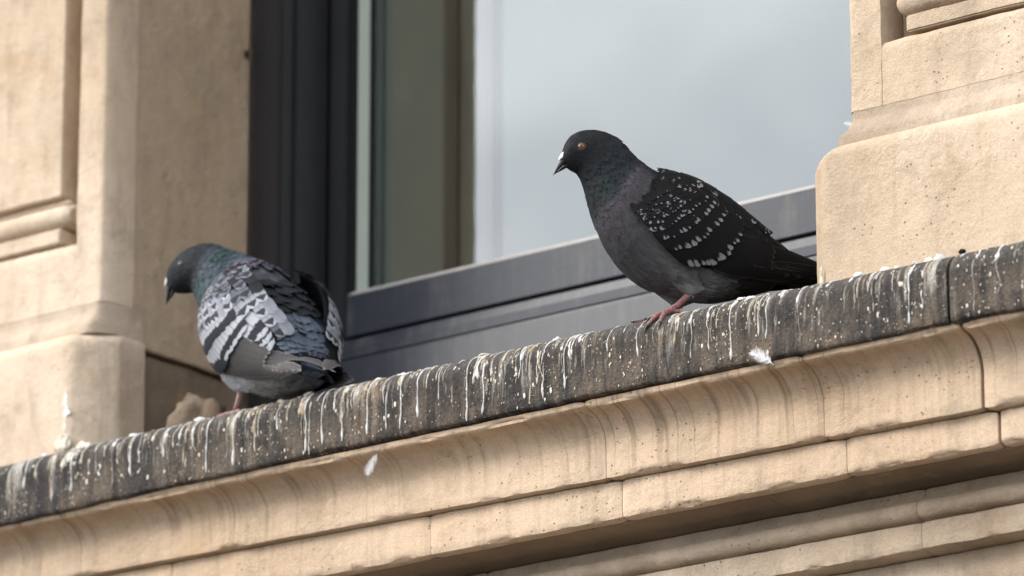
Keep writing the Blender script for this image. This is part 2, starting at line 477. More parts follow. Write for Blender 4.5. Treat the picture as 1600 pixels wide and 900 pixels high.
STREAKS = [  # px of the crown, from, to, half width mm, colour
 (17, .2, .95, 1.4, G), (39, 0, .6, 3.4, W), (57, 0, .5, 2.4, Cm), (81, 0, .82, 2.6, O), (83, .2, .85, 1.8, W), (99, 0, .45, 5.0, Cm), (106, 0, .38, 4.5, W),
 (113, .25, .78, 2.6, W), (118, .0, .3, 3.0, O), (127, .08, .45, 3.2, Cm), (140, .4, .62, 2.6, Cm), (150, 0, .62, 2.2, G), (157, .5, .66, 3.0, W), (176, 0, .3, 4.2, W), (177, .3, .85, 1.6, G),
 (185, .25, .55, 1.5, Cm), (206, 0, .75, 2.6, W), (221, .45, .6, 2.8, W), (240, 0, .36, 3.6, Cm), (259, 0, .6, 2.6, W), (273, .1, .5, 2.0, Cm), (283, 0, .42, 3.4, W), (290, 0, .75, 2.6, O), (293, .2, .8, 1.7, Cm),
 (305, 0, .5, 3.2, Cm), (325, .15, .93, 1.9, W), (345, .0, .35, 2.2, G), (366, 0, .92, 3.2, W), (371, 0, .3, 2.2, Cm), (388, 0, .36, 2.8, Cm), (397, 0, .55, 4.4, O), (399, 0, .8, 2.0, Cm),
 (434, 0, .6, 2.2, W), (450, .2, .5, 1.5, Cm), (470, 0, .45, 4.2, O), (474, 0, .4, 2.2, Cm), (479, .1, .95, 2.2, W), (486, .3, 1., 1.4, Cm), (506, 0, .9, 2.4, W), (511, .2, .45, 2.0, O), (524, 0, .5, 2.2, W), (535, 0, .7, 3.0, O), (537, 0, .92, 1.9, W),
 (560, 0, .4, 2.6, Cm), (576, 0, .9, 2.2, W), (571, 0, .35, 3.2, O), (585, .0, .3, 2.4, Cm), (601, 0, .55, 1.7, Cm), (627, 0, .92, 1.8, W), (622, 0, .35, 2.0, Cm), (653, 0, .82, 2.5, W), (668, 0, .2, 1.8, W), (681, .0, .4, 1.4, Cm), (709, 0, .32, 3.0, W), (731, 0, 1., 2.0, W),
 (741, 0, .55, 3.2, Cm), (748, 0, .5, 5.2, W), (752, .0, .3, 3.0, O), (756, .3, .95, 2.9, W), (769, 0, .5, 1.9, W), (786, 0, .34, 2.0, W), (802, .1, .4, 1.1, Cm), (816, 0, .38, 3.2, W), (813, .1, .6, 1.2, W), (829, 0, .95, 1.5, Cm), (826, 0, .3, 2.5, O), (851, 0, .92, 1.7, W), (845, .3, .55, 1.3, W),
 (868, 0, .3, 1.5, Cm), (884, 0, .85, 2.0, W), (891, 0, .5, 3.6, W), (895, .1, .45, 2.0, W), (903, 0, .3, 4.0, W), (925, 0, .2, 1.3, Cm), (951, 0, .5, 1.6, W), (972, 0, .3, 1.2, W), (1027, 0, .3, 1.6, Cm), (1042, .0, .3, 1.4, W), (1054, 0, .62, 2.6, O), (1056, 0, .35, 2.2, Cm),
 (1078, 0, .38, 2.7, W), (1081, .3, .8, 1.2, Cm), (1106, 0, .35, 3.0, W), (1108, .3, .75, 1.3, W), (1123, .0, .5, 1.1, Cm), (1139, 0, .3, 3.2, O), (1141, .1, .93, 2.7, W), (1158, .1, .3, 2.0, Cm), (1172, 0, .5, 1.6, Cm), (1187, 0, .7, 2.0, Cm), (1180, 0, .4, 2.6, O), (1198, .2, .75, 1.3, W),
 (1219, 0, .28, 3.4, W), (1246, 0, .4, 2.6, W), (1249, .3, .9, 1.3, G), (1262, 0, .2, 2.0, Cm), (1290, 0, .25, 2.5, W), (1324, 0, .25, 3.0, W), (1341, 0, .5, 1.5, G), (1360, 0, .3, 3.0, Cm), (1364, .1, .7, 1.6, G), (1421, 0, .35, 4.0, W), (1420, .2, .93, 2.6, W), (1416, .45, .55, 2.2, W), (1444, 0, .42, 2.4, Cm), (1441, .55, .78, 1.8, W),
 (1395, .3, .5, 1.6, Cm), (1498, 0, .2, 3.5, W), (1524, 0, .3, 2.4, W), (1522, .3, .93, 1.8, G), (1556, 0, .38, 4.6, W), (1560, .35, .8, 2.0, G), (1585, 0, .4, 2.0, G)]
for (px, a, b, w, m) in STREAKS:
    streak(px2x(px), a, b, w * 0.00074, m)
for (pc, nn, sp) in ((103, 9, 16), (290, 8, 14), (400, 7, 16), (475, 9, 20), (535, 7, 16), (748, 11, 22), (890, 10, 18), (1100, 6, 30), (1180, 7, 22), (1355, 6, 16), (640, 6, 25), (830, 8, 25)):
    for q in range(nn):
        a = 0 if rnd.random() < .55 else rnd.uniform(0.03, .35)
        streak(px2x(pc + rnd.gauss(0, sp * .6)), a, min(1, a + rnd.uniform(.08, .45)), rnd.uniform(.0006, .0024), rnd.choice([W, Cm, Cm, G, O]), bulb=rnd.random() < .5)
for i in range(40):
    x = rnd.uniform(-1.1, 0.56)
    a = 0 if rnd.random() < .6 else rnd.uniform(.05, .5)
    dens = 1.0 if x < 0.2 else 0.6
    if rnd.random() > dens: continue
    streak(x, a, min(1, a + rnd.uniform(.1, .55) * (1 if a else 1.2)), rnd.uniform(.0005, .0013), rnd.choice([W, Cm, G, G, G, O]), bulb=rnd.random() < .6)
# spatter: hundreds of tiny flecks, one sheet
v_all, f_all = [], []
for i in range(2200):
    x = rnd.uniform(-1.1, 0.56)
    if noise.noise(Vector((x * 11, 3, 3))) < rnd.uniform(-.5, .4): continue
    f = rnd.uniform(.12, .98); t = .004 + f * (T_END - .004)
    r = min(0.0021, 0.00028 + rnd.expovariate(1 / 0.00034)); e = rnd.uniform(1.0, 2.4)
    base = len(v_all); m = 7
    v_all.append(ledge_point(t, x, 0.0009))
    for k in range(m):
        an = 2 * pi * k / m
        rr = r * rnd.uniform(.75, 1.2)
        v_all.append(ledge_point(t + rr * e * sin(an), x + rr * cos(an), 0.0003))
    for k in range(m):
        f_all.append((base, base + 1 + (k + 1) % m, base + 1 + k))
under(mesh_obj('dropping_spatter', v_all, f_all, 'd_cream', None, sharp=0, kind='stuff'), ledge)
# crusts that stand up on the rim
def lump(name, c, r, mat, seed, parent=None, jag=1.0, **kw):
    bm = bmesh.new()
    bmesh.ops.create_icosphere(bm, subdivisions=3, radius=1)
    for v in bm.verts:
        d = 1 + jag * (0.42 * noise.noise(v.co * 1.4 + Vector((seed, 0, 0))) + 0.26 * noise.noise(v.co * 3.6 + Vector((seed, 5, 0))))
        v.co = Vector((v.co.x * r[0] * d, v.co.y * r[1] * d, v.co.z * r[2] * d))
    me = bpy.data.meshes.new(name)
    bm.to_mesh(me); bm.free()
    me.shade_smooth()
    me.materials.append(M[mat])
    o = bpy.data.objects.new(name, me)
    o.location = c
    return link(o, parent, **kw)
for k, (px, rx, rz, m) in enumerate([(40, .006, .003, W), (176, .008, .004, W), (206, .006, .003, W), (283, .007, .004, W), (405, .007, .004, O), (432, .009, .004, Cm), (452, .008, .004, W), (560, .006, .003, Cm), (592, .009, .004, W), (725, .008, .003, W), (838, .006, .004, W), (870, .006, .003, W), (1128, .008, .003, W), (1140, .007, .004, W), (1165, .006, .003, W), (1309, .006, .004, W), (1350, .007, .004, W), (1415, .007, .006, W), (1437, .006, .005, W), (1396, .004, .004, Cm), (1365, .004, .004, Cm), (100, .012, .007, Cm)]):
    x = px2x(px)
    under(lump('dropping_crust', (x + .012, 0.026 + (k % 3) * .004, 0.0005 + ledge_skew(x, 0)), (rx, .006, rz), m, k * 3.3, None), ledge)

# ---------------------------------------------------------------- cornice below the ledge
corn = empty('stone_cornice', (-0.25, 0.1, -0.16), label='tan sandstone cornice with streaked concave cove directly under the dark ledge', cat='cornice')
def cove_prof():
    p = [(0.04, Z_BOT - 0.001), (0.009, Z_BOT - 0.001), (0.009, -0.0965, 0.7), (0.0125, -0.0985)]
    cy, cz, r = 0.012, -0.139, 0.0395
    for k in range(1, 13):
        a = radians(90 - k * 7.5)
        p.append((cy + r * cos(a), cz + r * sin(a)))
    p += [(0.0515, -0.160), (0.0515, -0.1805, 1.0), (0.064, -0.1815)]
    return p
def fas_prof():
    return [(0.10, -0.1825), (0.0635, -0.1825), (0.0635, -0.2265, 1.0), (0.070, -0.2275), (0.078, -0.228)]
def c_skew(x, z):
    return -0.0125 * (x - 0.14) * max(0.0, min(1.0, (-0.10 - z) / 0.08))
for a, b in ((-2.1, -1.02), (-1.0195, -0.0935), (-0.0925, 0.2275), (0.2283, 0.4478), (0.4525, 1.6)):
    under(strip_stone('cove_stone', cove_prof(), a, b, 'stone_cove', None, step=0.003, amp=0.0007, chip=0.003, skew=c_skew, endbev=0.0022), corn)
def f_skew(x, z):
    return -0.0125 * (x - 0.14) * max(0, min(1, (z + 0.2265) / 0.044))
for a, b in ((-2.1, -0.8), (-0.7993, -0.3753), (-0.3747, -0.0785), (-0.0775, 0.2505), (0.2515, 0.462), (0.4665, 1.6)):
    under(strip_stone('fascia_stone', fas_prof(), a, b, 'stone_cove', None, step=0.003, amp=0.0007, chip=0.0048, skew=f_skew, endbev=0.002), corn)
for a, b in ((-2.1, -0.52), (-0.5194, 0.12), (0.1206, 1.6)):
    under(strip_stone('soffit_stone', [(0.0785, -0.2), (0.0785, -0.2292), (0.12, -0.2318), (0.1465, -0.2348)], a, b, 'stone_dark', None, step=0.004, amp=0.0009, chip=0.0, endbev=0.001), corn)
low = empty('stone_string_course', (-0.25, 0.2, -0.4), label='grimy sandstone roll moulding and band under the cornice soffit, bottom right', cat='moulding')
def low_prof():
    p = [(0.30, -0.236), (0.1475, -0.236), (0.1465, -0.243), (0.140, -0.2515)]
    cy, cz, r = 0.1385, -0.2635, 0.0125
    for k in range(0, 11):
        a = radians(75 - k * 15)
        p.append((cy - r * cos(a), cz + r * sin(a) * 0.95))
    p += [(0.143, -0.2765), (0.137, -0.279), (0.137, -0.3105, 1.0), (0.150, -0.3125), (0.166, -0.3135)]
    return p
for a, b in ((-2.1, -0.35), (-0.3492, 0.305), (0.3058, 1.6)):
    under(strip_stone('roll_stone', low_prof(), a, b, 'stone_low', None, step=0.003, amp=0.0009, chip=0.003, endbev=0.0012), low)
for a, b in ((-2.1, 0.1), (0.1008, 1.6)):
    under(strip_stone('wall_stone', [(0.3, -0.3145), (0.1665, -0.3145), (0.1665, -0.385, .8), (0.175, -0.387), (0.175, -0.56)], a, b, 'stone_low', None, step=0.005, amp=0.0009, endbev=0.0012), low)

# ---------------------------------------------------------------- pilasters
def pil_ring(side, xf, x_out, y_back, front, cham, inset, rnd_depth, ix=1.0, n_c=9):
    """plan outline (x, y) from the back of the window-side return round the corner to the outer end.
    xf: x of the window-side face; side +1: window lies towards -x (right pilaster), -1: towards +x (left one)."""
    pts = []
    x0 = xf + side * inset * ix
    y0 = front + inset
    dx, dy = cham
    n1 = 14
    for k in range(n1):
        f = k / n1
        pts.append((x0, y_back + (y0 + dy - y_back) * f))
    for k in range(n_c + 1):
        f = k / n_c
        a = f * pi / 2
        bx = dx * (1 - cos(a)); by = dy * (1 - sin(a))          # quarter ellipse
        lx = dx * f; ly = dy * (1 - f)                            # straight chamfer
        m = rnd_depth
        pts.append((x0 + side * (bx * m + lx * (1 - m)), y0 + by * m + ly * (1 - m)))
    xs = x0 + side * dx
    n2 = max(6, int(abs(x_out - xf) / 0.007))
    for k in range(1, n2 + 1):
        pts.append((xs + (x_out - xs) * k / n2, y0))
    return pts
def ring_stone(name, rings, mat, parent, side, amp=0.0008, closed_back=0.42, chipz=0.0):
    """rings: list of (z, plan outline); the outlines share their point count"""
    verts, faces = [], []
    n = len(rings[0][1])
    for z, pl in rings:
        for (x, y) in pl:
            p = rough(Vector((x, y, z)), amp)
            verts.append(p)
        verts.append(Vector((pl[-1][0], closed_back, z)))
        verts.append(Vector((pl[0][0] + side * 0.004, closed_back, z)))
    m = n + 2
    for j in range(len(rings) - 1):
        for i in range(m):
            a = j * m + i; b = j * m + (i + 1) % m
            faces.append((a, b, b + m, a + m) if side < 0 else (a, a + m, b + m, b))
    bot = tuple(range(m)); top = tuple(range((len(rings) - 1) * m, len(rings) * m))
    if side < 0:
        faces += [tuple(reversed(bot)), top]
    else:
        faces += [bot, tuple(reversed(top))]
    o = mesh_obj(name, verts, faces, mat, parent, sharp=42)
    bm = bmesh.new(); bm.from_mesh(o.data)
    bmesh.ops.recalc_face_normals(bm, faces=bm.faces[:])
    bm.to_mesh(o.data); bm.free()
    return o
def zlist(a, b, step=0.008):
    n = max(1, int(abs(b - a) / step))
    return [a + (b - a) * k / n for k in range(n + 1)]
def frange_box(name, x0, x1, y0, y1, z0, z1, mat, parent, step=0.008, amp=0.0008, bev=0.002):
    """a stone with a front face that is finely gridded so that it can be uneven"""
    bm = bmesh.new()
    bmesh.ops.create_cube(bm, size=1)
    for v in bm.verts:
        v.co = Vector(((x0 + x1) / 2 + v.co.x * (x1 - x0), (y0 + y1) / 2 + v.co.y * (y1 - y0), (z0 + z1) / 2 + v.co.z * (z1 - z0)))
    bmesh.ops.bevel(bm, geom=bm.edges[:], offset=bev, segments=2, affect='EDGES')
    for ax, (lo, hi) in enumerate(((x0, x1), (y0, y1), (z0, z1))):
        k = lo + step
        nn = Vector((0, 0, 0)); nn[ax] = 1
        cnt = 0
        while k < hi - step / 2 and cnt < 90:
            pc = Vector((0, 0, 0)); pc[ax] = k
            bmesh.ops.bisect_plane(bm, geom=bm.verts[:] + bm.edges[:] + bm.faces[:], plane_co=pc, plane_no=nn)
            k += max(step, (hi - lo) / 90); cnt += 1
    for v in bm.verts:
        v.co = rough(v.co.copy(), amp)
    me = bpy.data.meshes.new(name)
    bm.to_mesh(me); bm.free()
    me.shade_smooth(); me.set_sharp_from_angle(angle=radians(40))
    me.materials.append(M[mat])
    return link(bpy.data.objects.new(name, me), parent)

def lerp_(a, b, f): return a + (b - a) * f
def pilaster(side, xf, x_out, label, base_h, ix):
    root = empty('stone_pilaster', (xf + side * 0.2, 0.2, 0.0), label=label, cat='pilaster')
    kw = dict(side=side, xf=xf, x_out=x_out)
    F0 = 0.070                                   # front of the base block
    # base block
    rings = [(z, pil_ring(side, xf, x_out, 0.168, F0, (0.047, 0.047), 0.0, 0.25)) for z in zlist(-0.002, base_h - 0.018)]
    for k in range(1, 7):
        a = k / 6 * pi / 2
        rings.append((base_h - 0.018 + 0.018 * sin(a), pil_ring(side, xf, x_out, 0.168, F0, (0.047, 0.047), 0.0145 * (1 - cos(a)), 0.25, ix)))
    under(ring_stone('base_block', rings, 'stone', None, side, closed_back=0.1684), root)
    # base moulding: a fillet, then a slope back to the shaft
    mo = [(base_h + 0.0006, 0.0165), (base_h + 0.012, 0.0165), (base_h + 0.0165, 0.0180), (base_h + 0.023, 0.0225), (base_h + 0.031, 0.0262), (base_h + 0.034, 0.0270), (base_h + 0.044, 0.0270)]
    rings = [(z, pil_ring(side, xf, x_out, 0.168, F0, (lerp_(0.044, 0.016, i / 0.027), 0.047), i, lerp_(0.25, 0.9, i / 0.027), ix)) for z, i in mo]
    under(ring_stone('base_moulding', rings, 'stone_mould', None, side, amp=0.0009, closed_back=0.1684), root)
    z0 = base_h + 0.0445
    FS = F0 + 0.027                              # front of the shaft
    SH = side * 0.0272 * ix
    zr = 0.3105                                  # sill of the sunk panel
    # stile with its rounded arris, and the apron stone under the sunk panel
    xs = xf + SH + side * 0.0555
    rings = [(z, pil_ring(side, xf + SH, xs, 0.150, FS, (0.013, 0.050), 0.0, 0.9)) for z in zlist(z0, 1.75, 0.012)]
    under(ring_stone('stile_stone', rings, 'stone', None, side, amp=0.001, closed_back=0.1503), root)
    a, b = sorted((xs + side * 0.0004, x_out))
    under(strip_stone('apron_stone', [(0.30, zr), (FS + 0.004, zr), (FS + 0.001, zr - 0.004, 0.8), (FS, zr - 0.008), (FS, z0)], a, b, 'stone', None, back=0.42, step=0.006, xstep=0.008, amp=0.0009, chip=0.002, endbev=0.0004), root)
    # sunk channel back, raised panel with roll moulding
    def bx(name, xa, xb, ya, yb, za, zb, mat='stone', **k):
        a, b = sorted((xs + side * xa, xs + side * xb))
        return under(frange_box(name, a, b, ya, yb, za, zb, mat, None, **k), root)
    far = abs(x_out - xs)
    bx('channel_back', 0.0008, far, FS + 0.046, FS + 0.20, zr + 0.001, 1.75, 'stone_reveal', step=0.03)
    bx('panel_plinth', 0.034, far, FS + 0.003, FS + 0.0455, zr + 0.006, zr + 0.0275)
    # roll
    prof = [(FS + 0.044, zr + 0.071), (FS + 0.0145, zr + 0.071), (FS + 0.0125, zr + 0.0645, 0.5), (FS + 0.016, zr + 0.063)]
    for k in range(0, 11):
        a = radians(80 - k * 16)
        prof.append((FS + 0.018 - 0.018 * cos(a), zr + 0.046 + 0.0165 * sin(a)))
    prof += [(FS + 0.03, zr + 0.0292)]
    a, b = sorted((xs + side * 0.020, xs + side * far))
    under(strip_stone('panel_roll', prof, a, b, 'stone', None, back=FS + 0.0455, step=0.003, amp=0.0007, endbev=0.006), root)
    bx('raised_panel', 0.033, far, FS + 0.004, FS + 0.0455, zr + 0.072, 1.75, step=0.012)
    # flat reveal towards the window
    XR = xf + SH + side * 0.002
    a, b = sorted((XR, XR + side * 0.12))
    under(frange_box('reveal_stone', a, b, 0.1505, 0.383, 0.170, 1.75, 'stone_reveal', None, step=0.01, amp=0.0008, bev=0.0015), root)
    a, b = sorted((XR + side * 0.006, XR + side * 0.12))
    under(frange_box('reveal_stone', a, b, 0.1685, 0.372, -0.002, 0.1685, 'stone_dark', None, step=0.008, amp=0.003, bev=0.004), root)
    return root
PL = pilaster(-1, -0.947, -1.70, 'sandstone pilaster with raised panel left of the window, behind the hunched pigeon', 0.176, 0.27)
PR = pilaster(1, 0.1774, 1.0, 'rough sandstone pilaster base right of the window, in front of the black pigeon\'s tail', 0.186, 2.1)

for (c, r, sd, m) in (((-0.9985, 0.0700, 0.082), (.0035, .0012, .011), 1.5, 'd_white'), ((-0.9965, 0.0702, 0.066), (.0055, .0012, .008), 2.5, 'd_white'), ((-0.9975, 0.0705, 0.050), (.003, .0012, .012), 3.5, 'd_cream'), ((-1.000, 0.067, 0.022), (.012, .004, .013), 4.5, 'd_cream')):
    under(lump('dropping_splash', c, r, m, sd, None, 1.7), PL)
under(lump('dropping_splash', (0.216, 0.0705, 0.022), (.002, .0012, .012), 'd_cream', 6.9, None, 1.7), PR)
# ---------------------------------------------------------------- window
win = empty('window', (-0.37, 0.45, 0.2), label='grey aluminium framed window with pale reflecting pane between the pilasters', cat='window')
def wbox(name, *a, mat='frame', bev=0.0012, parent=None):
    o = box(name, *a, mat, None, bev)
    return under(o, win) if parent is None else o
XL, XRt = -0.951, 0.181
ZT = 1.75
wbox('outer_jamb', XL, -0.9295, 0.383, 0.50, 0.0, ZT, mat='frame_dark')
wbox('outer_jamb', -0.929, -0.892, 0.376, 0.50, 0.0, ZT, mat='frame_dark', bev=0.004)
wbox('jamb_return', -0.8915, -0.8865, 0.4025, 0.50, 0.0, ZT, mat='frame_dark')
wbox('sash_stile', -0.886, -0.8555, 0.472, 0.53, 0.2, ZT, mat='frame_dark', bev=0.002)
wbox('stile_edge', -0.8905, -0.8865, 0.466, 0.4719, 0.30, ZT, mat='frame', bev=0.001)
wbox('gasket', -0.855, -0.8495, 0.480, 0.53, 0.2, ZT, mat='gasket')
wbox('outer_jamb', 0.125, XRt, 0.383, 0.50, 0.0, ZT, mat='frame_dark')
wbox('sash_stile', 0.09, 0.1245, 0.472, 0.53, 0.2, ZT, mat='frame_dark')
# lower rail and sill members (profiles from top to bottom)
def wstrip(name, prof, x0, x1, mat='frame'):
    o = strip_stone(name, prof, x0, x1, mat, None, back=0.53, step=0.02, xstep=0.05, amp=0.0, chip=0.0, endbev=0.0, sharp=14)
    return under(o, win)
wstrip('rail_lip', [(0.52, 0.3035), (0.4825, 0.3035), (0.4800, 0.3015), (0.4800, 0.2985), (0.50, 0.298)], -0.886, 0.1245, 'trim')
wstrip('lower_rail', [(0.52, 0.2979), (0.4785, 0.2979), (0.4770, 0.2965), (0.4770, 0.2395), (0.4785, 0.2380), (0.51, 0.2375)], -0.886, 0.1245)
wstrip('rail_shade_gap', [(0.52, 0.2374), (0.486, 0.2374), (0.486, 0.231), (0.52, 0.231)], -0.886, 0.1245, 'gasket')  # black strip stands in for the shadow inside this gap
wstrip('sill_bead', [(0.52, 0.2305), (0.463, 0.2275), (0.4575, 0.2245), (0.4535, 0.2120), (0.4535, 0.2085), (0.4500, 0.2075), (0.4500, 0.1975), (0.52, 0.1965)], -0.889, 0.1245)
wstrip('sill_gap', [(0.52, 0.1964), (0.4600, 0.1964), (0.4600, 0.1932), (0.52, 0.1932)], -0.889, 0.1245, 'gasket')
wstrip('sill_face', [(0.52, 0.1930), (0.4440, 0.1930), (0.4410, 0.1910), (0.4400, 0.1880), (0.4330, 0.06), (0.4330, -0.002)], -0.889, 0.1245)
# pane and the glazing bead behind it
g = mesh_obj('pane', [(-0.8242, 0.498, 0.29), (0.12, 0.498, 0.29), (0.12, 0.498, ZT), (-0.8242, 0.498, ZT)], [(0, 1, 2, 3)], 'glass', None, smooth=False)
under(g, win)
gb = wbox('glazing_bead', -0.8490, -0.8285, 0.488, 0.4965, 0.25, ZT, mat='bead', bev=0.001)
wbox('spacer', -0.8282, -0.8243, 0.490, 0.4965, 0.25, ZT, mat='gasket', bev=0.0)
under(box('fixing_clip', -0.9570, -0.9520, 0.370, 0.376, 0.636, 0.648, 'soot', None, 0.001), win)
# what stands inside
wbox('inner_jamb', -0.846, -0.8185, 0.501, 0.52, 0.1, ZT, mat='wall_in3')
ib = box('wall_panel', -0.8183, -0.7145, 0.511, 0.545, 0.0, 1.9, 'wall_in', None, 0.002, label='olive inner wall panel seen through the left of the pane', cat='panel')
ib2 = box('wall_panel', -0.765, -0.6455, 0.551, 0.575, 0.0, 1.9, 'wall_in2', None, 0.002, label='darker olive board inside, next to the pale blind', cat='panel')
bl = empty('window_blind', (-0.2, 0.63, 0.1), label='pale blue grey blind filling the pane behind the black pigeon', cat='blind')
def bld(o): return under(o, bl)
verts, faces = [], []
nx = 60
for j in range(nx + 1):
    x = -0.6437 + (0.75 + 0.6437) * j / nx
    y = 0.548 + 0.0025 * sin(j * 0.55) + 0.002 * noise.noise(Vector((x * 4, 0, 0)))
    for z in (0.12, 0.5, 0.9, 1.3, 1.72):
        verts.append((x, y, z))
for j in range(nx):
    for k in range(4):
        a = j * 5 + k
        faces.append((a, a + 5, a + 6, a + 1))
bld(mesh_obj('blind_fabric', verts, faces, 'blind', None, sharp=0))
bld(box('side_rail', -0.6715, -0.6460, 0.528, 0.5405, 0.1, 1.72, 'blind_edge', None, 0.003))
bld(box('rail_groove', -0.6457, -0.6395, 0.5345, 0.5425, 0.1, 1.72, 'frame', None))

# ---------------------------------------------------------------- materials: the birds
import numpy as np
def feather_mat(name, base, tip=None, mode='plain', edge=None, rough=0.72, spec=0.10, lo=0.80, hi=0.18, mid=None):
    """UV: u across the vane (0..1, shaft at .5), v from root to tip"""
    t = NT(name)
    uv = t.uv()
    u, v = t.sep(uv)[0:2]
    p = t.obj()
    rndv = t.n('ShaderNodeObjectInfo').outputs['Random']
    a = t.math('MULTIPLY', t.math('ABSOLUTE', t.math('SUBTRACT', u, 0.5)), 2.0)
    side = t.math('SIGN', t.math('SUBTRACT', u, 0.5))
    # barbs: fine lines that leave the shaft at a slant
    bl = t.noise(t.comb(t.math('ADD', t.math('MULTIPLY', v, 34.0), t.math('MULTIPLY', a, -7.0)), t.math('MULTIPLY', side, 5.0), t.math('MULTIPLY', rndv, 50.0)), 1.0, 3, 0.6)
    wob = t.noise(p, 160, 3, 0.6)
    vv = t.math('ADD', v, t.math('MULTIPLY', t.math('SUBTRACT', wob, 0.5), 0.10))
    vv = t.math('ADD', vv, t.math('MULTIPLY', t.math('SUBTRACT', bl, 0.5), 0.06))
    col = t.mix(bl, tuple(c * 0.65 for c in base), tuple(c * 1.3 for c in base))
    if mode == 'tip':       # pale wedge at the tip, its point towards the root
        th = t.math('ADD', t.math('MULTIPLY', a, hi), t.math('ADD', lo, t.math('MULTIPLY', t.math('SUBTRACT', rndv, 0.5), 0.10)))
        k = t.step(t.math('SUBTRACT', vv, th), -0.03, 0.035)
        col = t.mix(k, col, t.mix(bl, tuple(c * 0.7 for c in tip), tip))
    elif mode == 'speck':   # small broken pale flecks near the tip
        sn = t.noise(t.comb(t.math('MULTIPLY', u, 3.0), t.math('MULTIPLY', v, 7.0), t.math('MULTIPLY', rndv, 90.0)), 1.0, 2)
        k = t.math('MULTIPLY', t.step(sn, 0.52, 0.58), t.step(vv, lo, lo + 0.06))
        col = t.mix(k, col, tip)
    elif mode == 'bar':     # pale root, dark band to the tip
        k = t.step(vv, t.math('ADD', lo, t.math('MULTIPLY', t.math('SUBTRACT', rndv, 0.5), 0.05)), t.math('ADD', lo + 0.03, t.math('MULTIPLY', t.math('SUBTRACT', rndv, 0.5), 0.05)))
        col = t.mix(k, t.mix(bl, tuple(c * 0.8 for c in tip), tip), col)
    elif mode == 'bartip':  # pale root, dark band, pale tip
        k = t.math('MULTIPLY', t.step(vv, lo, lo + 0.03), t.math('SUBTRACT', 1.0, t.step(vv, 0.88, 0.91)))
        col = t.mix(k, t.mix(bl, tuple(c * 0.8 for c in tip), tip), col)
    elif mode == 'chequer': # dark centre wedge, pale margins
        th = t.math('ADD', t.math('MULTIPLY', a, -0.33), 0.98)
        k = t.math('MULTIPLY', t.step(t.math('SUBTRACT', th, vv), 0.0, 0.05), t.step(vv, lo, lo + 0.06))
        col = t.mix(k, t.mix(bl, tuple(c * 0.75 for c in tip), tip), col)
    if edge:                # thin pale fringe round the vane
        dd = t.math('MAXIMUM', t.step(a, 0.84, 0.97), t.step(v, 0.93, 0.99))
        col = t.mix(t.math('MULTIPLY', dd, edge[1]), col, edge[0])
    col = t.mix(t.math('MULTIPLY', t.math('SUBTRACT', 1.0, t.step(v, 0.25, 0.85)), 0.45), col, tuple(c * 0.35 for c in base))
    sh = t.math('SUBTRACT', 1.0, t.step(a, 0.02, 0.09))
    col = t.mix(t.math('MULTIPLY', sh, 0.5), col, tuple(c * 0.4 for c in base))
    nb = t.bump(bl, 0.25, 0.0006)
    return t.bsdf(col, rough, nb, spec)

def plumage_mat(name, spec=0.12, rough=0.7):
    t = NT(name)
    c = t.n('ShaderNodeAttribute', {'attribute_name': 'Col'}).outputs['Color']
    p = t.obj()
    n = t.noise(p, 420, 4, 0.7)
    n2 = t.noise(p, 60, 4, 0.6)
    col = t.mix(0.55, c, t.mix(n, (0.22, 0.22, 0.22), (0.78, 0.78, 0.78)), 'OVERLAY')
    col = t.mix(0.35, col, t.mix(n2, (0.25, 0.25, 0.25), (0.75, 0.75, 0.75)), 'OVERLAY')
    return t.bsdf(col, rough, t.bump(n, 0.35, 0.0012), spec)
M['plumage'] = plumage_mat('bird_plumage')
BK = (0.0065, 0.0065, 0.0072)
WT = (0.235, 0.235, 0.24)
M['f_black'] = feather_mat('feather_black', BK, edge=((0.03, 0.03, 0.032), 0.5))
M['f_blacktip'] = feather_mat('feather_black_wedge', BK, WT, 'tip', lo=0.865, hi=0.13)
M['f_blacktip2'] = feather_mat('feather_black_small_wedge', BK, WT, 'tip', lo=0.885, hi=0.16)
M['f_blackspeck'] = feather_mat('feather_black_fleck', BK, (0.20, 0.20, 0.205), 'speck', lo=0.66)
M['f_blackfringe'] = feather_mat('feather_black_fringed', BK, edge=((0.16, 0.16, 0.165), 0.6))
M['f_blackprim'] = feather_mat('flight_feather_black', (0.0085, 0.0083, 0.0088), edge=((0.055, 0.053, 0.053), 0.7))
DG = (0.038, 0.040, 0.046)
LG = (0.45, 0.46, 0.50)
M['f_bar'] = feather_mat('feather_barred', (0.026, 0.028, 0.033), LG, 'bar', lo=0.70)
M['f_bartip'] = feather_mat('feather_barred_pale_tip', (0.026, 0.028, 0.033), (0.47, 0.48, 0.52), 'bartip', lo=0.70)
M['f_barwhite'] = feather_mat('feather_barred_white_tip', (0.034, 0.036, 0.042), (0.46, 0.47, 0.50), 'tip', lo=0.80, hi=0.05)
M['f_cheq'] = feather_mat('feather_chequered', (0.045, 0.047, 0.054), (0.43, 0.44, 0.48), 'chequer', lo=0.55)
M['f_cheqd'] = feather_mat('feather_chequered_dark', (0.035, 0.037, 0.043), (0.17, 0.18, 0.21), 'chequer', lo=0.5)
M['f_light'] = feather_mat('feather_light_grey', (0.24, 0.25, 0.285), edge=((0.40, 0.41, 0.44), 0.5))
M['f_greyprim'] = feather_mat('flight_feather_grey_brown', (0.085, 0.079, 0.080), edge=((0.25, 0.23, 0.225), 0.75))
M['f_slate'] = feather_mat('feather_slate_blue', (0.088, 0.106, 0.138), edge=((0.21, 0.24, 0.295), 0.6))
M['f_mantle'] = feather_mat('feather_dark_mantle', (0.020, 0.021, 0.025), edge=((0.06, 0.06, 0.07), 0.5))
M['f_greytail'] = feather_mat('tail_feather_slate', (0.085, 0.10, 0.13), (0.03, 0.032, 0.038), 'tip', lo=0.72, hi=0.02)
